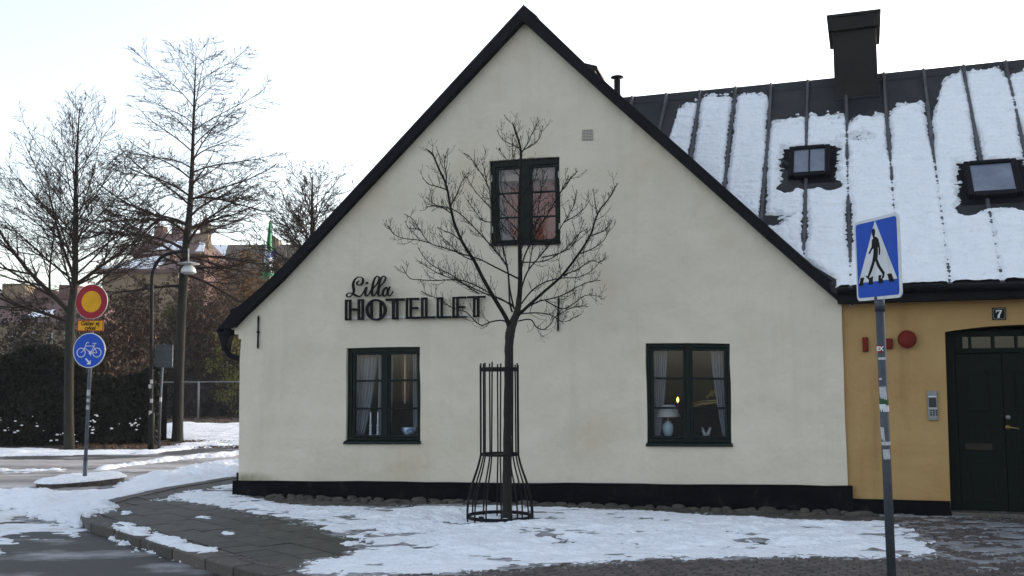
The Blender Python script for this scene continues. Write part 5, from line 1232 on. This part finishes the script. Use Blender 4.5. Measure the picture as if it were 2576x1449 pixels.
fp = Vector((atY(682, 530, 60).x, 60, ROADZ)); top = atY(682, 528, 60).z - ROADZ
fl = tag(empty('flagpole', fp), 'white flagpole with limp green, white and blue flag behind the gable', 'flagpole')
m = MB(); m.tube([(0, 0, 0), (0, 0, top * .5), (0, 0, top - .1)], [.09, .075, .04], 10); m.lathe([(.03, top - .12), (.09, top - .05), (.09, top), (.02, top + .08)], n=12); m.build('pole', M_alu, fl, True)
flag = MB(); k60 = 60 / F; rows_ = 26; n = 14
zT, zB = top - 30 * k60, top - 168 * k60
for j in range(rows_ + 1):
    t = j / rows_; z = zT + (zB - zT) * t; wd = (10 + 24 * t ** .9) * k60; sh = -.25 * t ** 1.5
    for i in range(n + 1):
        f = i / n; flag.v.append((.07 + sh * f * .9 - wd * f * .55 + .10 * t, .16 * math.sin(f * 11 + t * 2) * (.4 + t) - .12 * f, z - .3 * f * t))
for j in range(rows_):
    for i in range(n):
        t = j / rows_; f = i / n; c = 0
        if .38 < t - .25 * (1 - f) < .66: c = 1
        if .40 < t - .1 < .56 and f < .45 + .3 * math.sin(t * 20): c = 2 if .44 < t - .08 < .56 else c
        flag.f.append((j*(n+1)+i, j*(n+1)+i+1, (j+1)*(n+1)+i+1, (j+1)*(n+1)+i)); flag.mi.append(c)
M_fg = mat('flag_green', (.06, .33, .14), (.05, .27, .11), scale=3, rough=.85); M_fw = mat('flag_white', (.78, .8, .85), rough=.85); M_fb = mat('flag_blue', (.03, .10, .5), rough=.85)
o = flag.build('flag', [M_fg, M_fw, M_fb], fl, True); md = o.modifiers.new('cloth', 'SOLIDIFY'); md.thickness = .012

# ================================================================== BACKGROUND TREES
def rnd_dir(r): 
    while True:
        v = Vector((r.uniform(-1, 1), r.uniform(-1, 1), r.uniform(-1, 1)))
        if .05 < v.length < 1: return v.normalized()
def shoot(mb, r, p, d, L, rad, lev, spec, tips):
    """one branch, bending by its spec, with side shoots; lev counts down to the finest twigs"""
    n = max(3, min(9, int(L / spec['seg'][lev]) + 1)); pts = [p.copy()]; q = p.copy(); d = d.normalized(); ds = [d.copy()]
    tr = spec['trop'][lev]; ji = spec['jit'][lev]
    for i in range(n):
        f = i / n
        d = (d + Vector((0, 0, tr[0] * (1 - f) + tr[1] * f)) / n + rnd_dir(r) * ji).normalized(); q = q + d * (L / n); pts.append(q.copy()); ds.append(d.copy())
    mb.tube(pts, [max(spec['rmin'], rad * (1 - .75 * i / n)) for i in range(n + 1)], 5 if lev >= 3 else (4 if lev == 2 else 3), caps=False)
    if lev == 0: tips.append(pts[-1]); return
    cnt = spec['kids'][lev]; cnt = int(cnt * L / spec['ref'][lev] * r.uniform(.8, 1.2)) + 1
    side = r.choice((-1, 1))
    for k in range(cnt):
        f = spec['from'] + (1 - spec['from']) * (k + r.random()) / cnt; i = min(n - 1, int(f * n)); base = pts[i].lerp(pts[i + 1], f * n - i); dd = ds[i]
        ax = dd.cross(Vector((0, 0, 1)) + rnd_dir(r) * .7); ax = ax.normalized() if ax.length > .01 else rnd_dir(r)
        side = -side
        nd = dd * math.cos(spec['ang'][lev]) + ax * side * math.sin(spec['ang'][lev]) + rnd_dir(r) * .2
        shoot(mb, r, base, nd, L * spec['ratio'][lev] * (1.15 - .75 * f) * r.uniform(.7, 1.25), max(spec['rmin'], rad * (1 - .7 * f) * .55), lev - 1, spec, tips)
def big_tree(name, base, trunk, label, spec, seed, leaves=0, extra=(), group=None, leafmat=None):
    """trunk: list of (point, radius) relative to base; limbs all the way up"""
    r = random.Random(seed); t = tag(empty(name, base), label, 'tree', group)
    m = MB(); P_ = [Vector(p) for p, _ in trunk]; Rr = [q for _, q in trunk]
    cp = smooth3(P_, 4); cr = [Rr[0]] * len(cp)
    for i in range(len(cp)):
        f = i / (len(cp) - 1) * (len(Rr) - 1); a = min(int(f), len(Rr) - 2); cr[i] = Rr[a] + (Rr[a + 1] - Rr[a]) * (f - a)
    m.tube(cp, cr, 12); m.build('trunk', M_bark2, t, True)
    mb = MB(); tips = []
    Hh = P_[-1].z; az = r.uniform(0, 6)
    for k in range(spec['limbs']):
        f = (k + r.random() * .6) / spec['limbs']; h = spec['h0'] + (1 - spec['h0']) * f
        z = h * Hh; i = max(j for j in range(len(cp)) if cp[j].z <= z + 1e-6); i = min(i, len(cp) - 2)
        p = cp[i].lerp(cp[i + 1], (z - cp[i].z) / max(1e-6, cp[i + 1].z - cp[i].z)); az += 2.4 + r.uniform(-.4, .4)
        el = spec['elev'](f) + r.uniform(-.12, .12); d = Vector((math.cos(az) * math.cos(el), math.sin(az) * math.cos(el), math.sin(el)))
        shoot(mb, r, p, d, spec['len'](f) * r.uniform(.75, 1.2), cr[i] * spec['lr'], spec['lev'], spec, tips)
    for (p, d, L, q) in extra: shoot(mb, r, Vector(p), Vector(d), L, q, spec['lev'], spec, tips)
    mb.build('branches', M_twig2, t, True)
    if leaves:
        lm = MB()
        for p in r.sample(tips, min(leaves, len(tips))):
            a, b = rnd_dir(r) * r.uniform(.025, .05), rnd_dir(r) * r.uniform(.02, .04); p = p - Vector((0, 0, .02)); lm.add([p, p + a + b * .4, p + a * 2, p + a - b * .6], [(0, 1, 2, 3)])
        tag(lm.build('leaves', leafmat or M_leaf, t), kind='stuff')
    return t
# left lime: dense, ascending, fine twigs
b1 = G(174, 1131, ROADZ); Y1 = b1.y; q1 = lambda u, v: atY(u, v, Y1) - b1; k1 = Y1 / F
spec1 = dict(seg=[.22, .22, .28, .4], trop=[(.5, .3), (.35, .4), (.25, .5), (.1, .5)], jit=[.16, .13, .10, .07], rmin=.0048, kids=[0, 4, 7, 10], ref=[1, .6, 1.1, 2.4], ratio=[.5, .42, .42, .46], ang=[.7, .7, .75, .8], limbs=40, h0=.42, lev=3, lr=.32,
             elev=lambda f: .58 + .58 * f, len=lambda f: 3.0 * (1 - f) ** .8 + .55)
spec1['from'] = .12
big_tree('lime_tree', b1, [(q1(174, 1140), 13.5*k1), (q1(173, 1040), 11.5*k1), (q1(174, 900), 11*k1), (q1(178, 800), 11.5*k1), (q1(188, 700), 8*k1), (q1(190, 600), 6.5*k1), (q1(190, 480), 4.5*k1), (q1(194, 380), 3*k1), (q1(200, 270), .9*k1)],
         'dense bare tree with fine ascending twigs behind the bicycle sign', spec1, 101, leaves=420,
         extra=[(q1(178, 790), (-.75, .1, .75), 4.2, 7*k1), (q1(178, 810), (-.95, -.2, .25), 3.6, 5*k1), (q1(184, 720), (.75, .2, .6), 3.3, 5*k1), (q1(186, 700), (-.4, .2, .9), 3.3, 4.5*k1)])
# tall tree: open, wide arching limbs
b2 = G(447, 1111, ROADZ); Y2 = b2.y; q2 = lambda u, v: atY(u, v, Y2) - b2; k2 = Y2 / F
spec2 = dict(seg=[.25, .25, .32, .42], trop=[(.5, .9), (.1, 1.3), (-.8, 1.6), (-1.5, 1.5)], jit=[.14, .11, .09, .06], rmin=.0052, kids=[0, 5, 7, 10], ref=[1, .7, 1.1, 2.2], ratio=[.5, .42, .44, .46], ang=[.7, .65, .7, .7], limbs=40, h0=.42, lev=3, lr=.40,
             elev=lambda f: .50 + .60 * f, len=lambda f: 2.5 * (1 - f) ** .6 + 1.0)
spec2['from'] = .18
big_tree('tall_tree', b2, [(q2(446, 1117), 17*k2), (q2(447, 1080), 13.5*k2), (q2(450, 960), 12*k2), (q2(456, 800), 11.5*k2), (q2(462, 690), 11*k2), (q2(470, 600), 9.5*k2), (q2(478, 520), 7.5*k2), (q2(484, 400), 5*k2), (q2(487, 300), 3.4*k2), (q2(493, 140), .7*k2)],
         'tall slender bare tree with wide arching branches beside the street lamp', spec2, 207, leaves=150,
         extra=[(q2(472, 565), (-.86, .1, .42), 3.4, 4.2*k2), (q2(478, 500), (.9, 0, .35), 2.6, 3.5*k2), (q2(465, 690), (.8, .3, -.1), 2.7, 4*k2), (q2(462, 720), (-.8, -.3, .2), 2.6, 4*k2), (q2(462, 650), (.7, -.5, .1), 2.6, 3.5*k2)])
# tree peeping over the gable's left verge
Y3 = 40.0; b3 = Vector((atY(786, 900, Y3).x, Y3, ROADZ)); q3 = lambda u, v: atY(u, v, Y3) - b3; k3 = Y3 / F
spec3 = dict(spec1); spec3.update(limbs=30, h0=.50, elev=lambda f: .55 + .5 * f, len=lambda f: 3.2 * (1 - f) ** .6 + .5, rmin=.008, kids=[0, 5, 7, 10], seg=[.3, .3, .4, .5])
big_tree('small_tree', b3, [(q3(784, 1130), 9*k3), (q3(785, 800), 8*k3), (q3(786, 600), 6.5*k3), (q3(785, 520), 3.5*k3), (q3(786, 440), 1*k3)], 'bare tree rising just behind the left slope of the gable', spec3, 311, leaves=260)

# ================================================================== HEDGE, BUSHES
M_hedge = mat('hedge_leaf', (.008, .010, .006), (.018, .015, .010), scale=1.0, rough=.75, island=.5, spec=.15)
M_core = mat('hedge_shadow', (.010, .009, .007), rough=1)  # near-black colour stands in for shade inside the hedges
def foliage(r, n, inside, size, mb):
    k = 0
    while k < n:
        p, out = inside(r)
        if p is None: continue
        a = rnd_dir(r); b = a.cross(rnd_dir(r)).normalized(); s_ = size * r.uniform(.6, 1.5)
        mb.add([p - a * s_, p + b * s_ * .5, p + a * s_, p - b * s_ * .5], [(0, 1, 2, 3)]); k += 1
hA, hB = G(-260, 1128, ROADZ), G(392, 1118, ROADZ); hd_ = (hB - hA); hL = hd_.length; hd_.normalize(); hn = Vector((-hd_.y, hd_.x, 0))
hedge = tag(empty('hedge', hA, math.atan2(hd_.y, hd_.x)), 'dark dense evergreen hedge along the far side of the street', 'hedge')
def hh(x): return 2.15 + .35 * math.sin(x * .7) + .25 * math.sin(x * 1.9 + 1)
mb = MB(); r = random.Random(31)
def hin(r):
    x = r.uniform(0, hL); z = r.uniform(0, hh(x)) ; y = .15 + r.random() ** 2 * .9 + .25 * math.sin(x * 2.3) * math.sin(z * 2.0 + x) + (.35 * (z / 2.3) ** 2)
    if r.random() < .3: y = r.uniform(.2, 1.6); z = hh(x) + r.uniform(-.25, .2)
    return Vector((x, y, z)), None
foliage(r, 26000, hin, .07, mb); tag(mb.build('leaves', M_hedge, hedge), kind='stuff')
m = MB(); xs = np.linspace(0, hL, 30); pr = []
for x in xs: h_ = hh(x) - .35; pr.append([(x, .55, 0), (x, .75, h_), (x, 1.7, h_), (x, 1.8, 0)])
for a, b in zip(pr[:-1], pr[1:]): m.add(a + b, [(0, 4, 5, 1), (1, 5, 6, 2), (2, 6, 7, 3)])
m.build('shade_core', M_core, hedge)  # solid dark core, inner shade of the hedge as colour
# tufts of snow caught in the hedge
mb = MB(); r = random.Random(44)
for u, v, n_ in ((20, 1075, 7), (60, 1062, 4), (95, 1068, 8), (150, 1085, 7), (240, 1060, 10), (228, 1075, 16), (345, 1070, 18), (290, 1072, 4), (130, 1095, 4), (182, 1090, 6), (330, 1056, 5), (35, 1090, 5), (5, 1068, 6)):
    for _ in range(max(2, n_ * 5 // 10)):
        p = atY(u + r.gauss(0, 7), v + r.gauss(0, 11), hA.y - .0 + .1)
        s_ = r.uniform(.015, .05); mb.lathe([(.3*s_, -.5*s_), (s_, -.2*s_), (.9*s_, .2*s_), (.3*s_, .5*s_)], p, 5)
tag(mb.build('snow', M_snow, None, True), 'scattered tufts of snow caught in the hedge', None, kind='stuff')

def bush(i, u, v0, vtop, Y, wpx, mtl, label, n=3000, size=.06, stems=26, name='bush', grp='bushes behind the street', cat='bush', bias=1.0, sz=1.0):
    kY = Y / F; base = Vector((atY(u, 900, Y).x, Y, ROADZ)); hgt = atY(u, vtop, Y).z - ROADZ; rx = wpx / 2 * kY; r = random.Random(500 + i)
    t = tag(empty(name, base), label, cat, grp); mb = MB(); lm = MB()
    ends = []
    for s_ in range(stems):
        a = r.uniform(0, 6.283); ln = r.uniform(.55, 1.05) * hgt; out = r.uniform(.15, 1) * rx; pts = [Vector((r.uniform(-.2, .2), r.uniform(-.2, .2), 0))]
        for j in range(1, 7):
            f = j / 6; pts.append(Vector((math.cos(a) * out * f ** .8, math.sin(a) * out * f ** .8 * .6, ln * f)) + rnd_dir(r) * .10 * hgt * .3)
        mb.tube(pts, [max(.006, .022 * (1 - f / 7)) for f in range(7)], 4, caps=False); ends.append(pts)
        for j in range(2, 7):
            for _ in range(3):
                d = (rnd_dir(r) + Vector((0, 0, .5))).normalized(); L = r.uniform(.12, .28) * hgt * .6; mb.tube([pts[j], pts[j] + d * L * .5 + rnd_dir(r) * .04, pts[j] + d * L], [.009, .007, .004], 3, caps=False); ends.append([pts[j], pts[j] + d * L])
    mb.build('branches', M_twig2, t)
    cl = [(r.choice(ends), r.random() ** .5) for _ in range(max(30, n // 26))]
    for _ in range(n):
        e, f = r.choice(cl); j = min(len(e) - 2, int(f * (len(e) - 1))); p = e[j].lerp(e[j + 1], f * (len(e) - 1) - j) + rnd_dir(r) * r.random() * .38 * sz
        a = rnd_dir(r); b = a.cross(rnd_dir(r)).normalized(); q = size * r.uniform(.5, 1.4); lm.add([p - a * q, p + b * q * .55, p + a * q, p - b * q * .55], [(0, 1, 2, 3)])
    tag(lm.build('leaves', mtl, t), kind='stuff')
    return t
M_russet = mat('russet_leaf', (.056, .027, .014), rough=.85, island=.55)
M_gold = mat('golden_leaf', (.17, .085, .024), rough=.85, island=.5)
M_olive = mat('olive_leaf', (.075, .065, .02), rough=.85, island=.5)
M_brown = mat('dull_brown_leaf', (.034, .024, .019), rough=.9, island=.5)
M_ygreen = mat('yellow_green_leaf', (.16, .15, .025), rough=.85, island=.4)
bl = [
 (40, 960, 800, 33, 300, M_brown, 'dull brown leafless thicket at the far left behind the hedge', 2600, .05),
 (150, 960, 790, 36, 260, M_brown, 'brown thicket behind the trunk of the fine-twigged tree', 2600, .05),
 (235, 960, 800, 32, 190, M_russet, 'russet bush right behind the bicycle sign', 2800, .05),
 (300, 960, 730, 38, 240, M_russet, 'tall russet bush left of the street lamp', 3600, .06),
 (350, 960, 745, 49, 170, M_olive, 'olive brown bush right behind the street lamp pole', 3000, .06),
 (420, 960, 720, 50, 200, M_russet, 'russet bush between lamp and tall tree', 3600, .065),
 (500, 960, 700, 50, 200, M_russet, 'russet bush just right of the tall tree', 3600, .065),
 (560, 960, 675, 52, 220, M_gold, 'golden leaved bush near the gable corner', 4200, .07),
 (640, 960, 655, 54, 220, M_gold, 'tall golden bush half hidden behind the gable', 4200, .07),
 (585, 960, 850, 49, 110, M_ygreen, 'small yellow-green bush beside the rain hopper', 1300, .055),
 (540, 1000, 860, 50, 160, M_russet, 'low dark russet bush by the fence', 2600, .06),
 (470, 1000, 850, 49.5, 160, M_brown, 'low dark brown bush behind the tall trunk', 2600, .06),
 (620, 1000, 860, 50, 180, M_brown, 'low dark bush behind the fence near the house corner', 2600, .06),
 (390, 1000, 850, 49, 150, M_brown, 'low brown bush behind the road sign', 2200, .06),
]
for i, (u, v0, vt, Y, wpx, mt, lb_, n_, sz_) in enumerate(bl): bush(i, u, v0, vt, Y, wpx, mt, lb_, int(n_ * 2.0), sz_ * 1.25, 30)
# dark evergreen mass behind the fence
m2 = tag(empty('hedge', Vector((atY(380, 1000, 51).x, 51, ROADZ))), 'dark shadowy evergreen hedge behind the wire fence', 'hedge'); mb = MB(); r = random.Random(71)
W2 = atY(900, 1000, 51).x - atY(380, 1000, 51).x
def hin2(r):
    x = r.uniform(0, W2); hz = 2.3 + .4 * math.sin(x * 1.1) + .3 * math.sin(x * 2.7); z = r.uniform(0, hz); return Vector((x, r.random() ** 2 * 1.0 + .3 * math.sin(x * 3 + z * 2), z)), None
foliage(r, 11000, hin2, .09, mb); tag(mb.build('leaves', M_hedge, m2), kind='stuff')
m = MB(); m.box(0, W2, .6, 1.6, 0, 2.0); m.build('shade_core', M_core, m2)  # dark box painted as the shade within this hedge

# ================================================================== FAR BUILDINGS
M_brick = mat('mauve_brick', (.16, .085, .075), (.12, .065, .06), scale=2, rough=.95)
M_roofred = mat('weathered_red_roof', (.15, .085, .078), (.10, .06, .058), scale=1.2, rough=.9)
M_roofol = mat('brown_tile_roof', (.13, .095, .07), (.09, .07, .055), scale=1.0, rough=.95)
M_pale = mat('pale_wall', (.40, .38, .34), (.33, .31, .28), scale=1.5, rough=.9)
M_ochre = mat('ochre_stone', (.24, .18, .12), (.18, .135, .09), scale=1.5, rough=.95)
M_dkglass = mat('far_window', (.02, .022, .025), rough=.2)
def building(name, Y, label, ang=0.0):
    base = Vector((atY(450, 950, Y).x, Y, ROADZ)); t = tag(empty(name, base, ang), label, 'building')
    return t, (lambda u, v: ((atY(u, v, Y).x - base.x), atY(u, v, Y).z - ROADZ))
def win_row(t, f, us, v0, v1, w_, y, par):
    for u in us:
        a, b = f(u, v1), f(u + w_, v0); m = MB(); m.box(a[0], b[0], y - .05, y + .02, a[1], b[1]); wd = m.build('window', M_pale, par or t)
        m = MB(); m.box(a[0] + .12, b[0] - .12, y - .08, y - .051, a[1] + .12, b[1] - .12); m.build('pane', M_dkglass, wd)
t, f = building('turreted_building', 95, 'hazy mauve brick mansion with chimneys, turret and snow patched roofs behind the trees')
def pbox(u0, u1, v0, v1, y0, y1, mtl, name, par=None):
    a, b = f(u0, v1), f(u1, v0); m = MB(); m.box(a[0], b[0], y0, y1, a[1], b[1]); return m.build(name, mtl, par or t)
def pprism(px, y0, y1, mtl, name, par=None):
    m = MB(); m.prism([f(*q) for q in px], y0, y1); return m.build(name, mtl, par or t)
wl_ = pbox(325, 515, 640, 990, 0, 9, M_brick, 'wall')
win_row(t, f, (345, 375, 405, 435, 470), 715, 745, 10, 0, wl_); win_row(t, f, (345, 375, 405, 435, 470), 790, 825, 10, 0, wl_)
z0 = f(400, 640)[1]; zr = f(400, 570)[1]; x0, x1 = f(322, 640)[0], f(518, 640)[0]; xr0, xr1 = f(352, 570)[0], f(470, 570)[0]
m = MB(); m.add([(x0, -.4, z0), (x1, -.4, z0), (x1, 9.4, z0), (x0, 9.4, z0), (xr0, 4.5, zr), (xr1, 4.5, zr)], [(0, 1, 5, 4), (1, 2, 5), (2, 3, 4, 5), (3, 0, 4), (0, 3, 2, 1)]); rf = m.build('roof', M_roofred, t)
pbox(353, 377, 553, 600, 3.6, 5.0, M_brick, 'chimney', rf); pbox(399, 423, 556, 600, 3.6, 5.0, M_brick, 'chimney', rf); pbox(360, 364, 545, 556, 4.0, 4.4, M_brick, 'chimney_pot', rf)
m = MB(); a = f(496, 600); kY = 95 / F; m.lathe([(20*kY, -2), (16*kY, 0), (14*kY, 44*kY)], (a[0], 2.5, a[1]), 8); tu = m.build('turret', M_ochre, t); m = MB(); m.lathe([(17*kY, 43*kY), (9*kY, 58*kY), (0.01, 74*kY)], (a[0], 2.5, a[1]), 8); m.build('turret_roof', M_roofred, tu)
m = MB(); m.prism([f(420, 985), f(420, 700), f(453, 645), f(456, 645), f(484, 700), f(484, 985)], -3, 0); m.build('brick_gable', M_brick, t)
pbox(442, 455, 648, 690, -3.15, -3.01, M_pale, 'pale_panel')
# lower lean-to roofs carrying snow
zA = f(400, 694)[1]; zB = f(400, 648)[1]
m = MB(); m.add([(f(300, 694)[0], -5.5, zA), (f(500, 694)[0], -5.5, zA), (f(470, 648)[0], -1, zB), (f(392, 648)[0], -1, zB), (f(300, 694)[0], -5.5, zA - .3), (f(500, 694)[0], -5.5, zA - .3), (f(470, 648)[0], -1, zB - 1), (f(392, 648)[0], -1, zB - 1)], [(0, 1, 2, 3), (7, 6, 5, 4), (0, 4, 5, 1), (1, 5, 6, 2), (2, 6, 7, 3), (3, 7, 4, 0)]); m.build('porch_roof', M_roofred, t)
pbox(306, 494, 697, 985, -5.2, -3.1, M_ochre, 'porch_wall')
base = t.location
def snow_sheet(pts, label, seed):             # snow lying on a far sloping roof
    m = MB(); a, b, c, d = [Vector(p) for p in pts]; r = random.Random(seed); n = 14
    for j in range(n + 1):
        for i in range(n + 1):
            p = a.lerp(b, i / n).lerp(d.lerp(c, i / n), j / n); m.v.append(tuple(base + p + Vector((r.uniform(-.06, .06), 0, .10 + r.uniform(-.02, .03)))))
    for j in range(n):
        for i in range(n):
            if fbm(i * .35 + seed, j * .35, seed, 2) > .24 + (.12 if i in (0, n-1) or j in (0, n-1) else 0): m.f.append((j*(n+1)+i, j*(n+1)+i+1, (j+1)*(n+1)+i+1, (j+1)*(n+1)+i)); m.mi.append(0)
    o = m.build('roof_snow', M_snow, None, True); md = o.modifiers.new('depth', 'SOLIDIFY'); md.thickness = .12; tag(o, label, None, kind='stuff')
snow_sheet([(f(306, 694)[0], -5.3, zA + .05), (f(446, 694)[0], -5.3, zA + .05), (f(440, 650)[0], -1.1, zB - .05), (f(398, 650)[0], -1.1, zB - .05)], 'snow on the low porch roof of the mauve mansion', 3)
def onroof(u, v): q = f(u, v); tt = (q[1] - z0) / (zr - z0); return (q[0], -.4 + 4.9 * tt, q[1])
snow_sheet([onroof(385, 630), onroof(452, 630), onroof(445, 600), onroof(410, 600)], 'snow patch on the main roof of the mauve mansion', 5)
snow_sheet([onroof(492, 634), onroof(512, 634), onroof(500, 606), onroof(488, 606)], 'snow patch beside the turret', 8)
# wing with a long snowy roof right of the turret
t, f = building('long_building', 105, 'long low building with brown roof behind the flag'); base = t.location
pbox(495, 800, 690, 990, 0, 8, M_ochre, 'wall')
z0 = f(600, 690)[1]; zr = f(600, 602)[1]
m = MB(); x0, x1 = f(490, 690)[0], f(810, 690)[0]; m.add([(x0, -.5, z0), (x1, -.5, z0), (x1, 9, z0), (x0, 9, z0), (f(504, 600)[0], 4.2, zr), (x1, 4.2, zr)], [(0, 1, 5, 4), (1, 2, 5), (2, 3, 4, 5), (3, 0, 4), (0, 3, 2, 1)]); rf = m.build('roof', M_roofol, t)
m = MB(); m.prism([f(654, 640), f(654, 590), f(667, 580), f(681, 590), f(681, 640)], 3.6, 5); m.build('dormer', M_ochre, rf)
def onroof(u, v): q = f(u, v); tt = (q[1] - z0) / (zr - z0); return (q[0], -.5 + 4.7 * tt, q[1])
snow_sheet([onroof(498, 680), onroof(556, 684), onroof(545, 606), onroof(508, 606)], 'large snow patch on the left end of the long brown roof', 12)
# terrace of old houses at the far left
t, f = building('old_terrace', 72, 'row of old low houses with mauve roofs at the far left'); base = t.location
wl_ = pbox(-200, 215, 812, 985, 0, 7, M_ochre, 'wall')
win_row(t, f, (-20, 30, 80, 120, 160), 835, 865, 14, 0, wl_)
z0 = f(100, 812)[1]; zr = f(100, 728)[1]
m = MB(); x0, x1 = f(-210, 812)[0], f(222, 812)[0]; m.add([(x0, -.4, z0), (x1, -.4, z0), (x1, 7.4, z0), (x0, 7.4, z0), (x0, 3.5, zr), (f(205, 728)[0], 3.5, zr)], [(0, 1, 5, 4), (1, 2, 5), (2, 3, 4, 5), (3, 0, 4), (0, 3, 2, 1)]); rf = m.build('roof', M_roofred, t)
pbox(108, 154, 708, 745, 2.5, 4.5, M_brick, 'chimney', rf); pbox(-40, 21, 705, 745, 2.5, 4.5, M_ochre, 'chimney', rf); m = MB(); m.prism([f(52, 745), f(52, 722), f(66, 716), f(84, 722), f(84, 745)], 2, 5); m.build('dormer', M_brick, rf)
def onroof(u, v): q = f(u, v); tt = (q[1] - z0) / (zr - z0); return (q[0], -.4 + 3.9 * tt, q[1])
snow_sheet([onroof(146, 778), onroof(190, 778), onroof(186, 736), onroof(148, 736)], 'snow patch on the right end of the terrace roof', 21)
snow_sheet([onroof(60, 800), onroof(130, 800), onroof(120, 780), onroof(70, 780)], 'thin snow low on the terrace roof', 22)

# ================================================================== HAZE: cold winter air over the far houses
HAZE = .0004
if HAZE:
    hz = MB(); hz.box(-160, 160, -25, 180, ROADZ - 1.0, 17.5); m = bpy.data.materials.new('winter_haze'); m.use_nodes = True; n = m.node_tree.nodes; n.remove(n['Principled BSDF'])
    pv = n.new('ShaderNodeVolumePrincipled'); pv.inputs['Color'].default_value = (.92, .92, .95, 1); pv.inputs['Density'].default_value = HAZE; pv.inputs['Anisotropy'].default_value = .0
    m.node_tree.links.new(pv.outputs[0], n['Material Output'].inputs['Volume'])
    tag(hz.build('haze', m), kind='stuff')
scene.cycles.volume_bounces = 1 if hasattr(scene, 'cycles') else 0
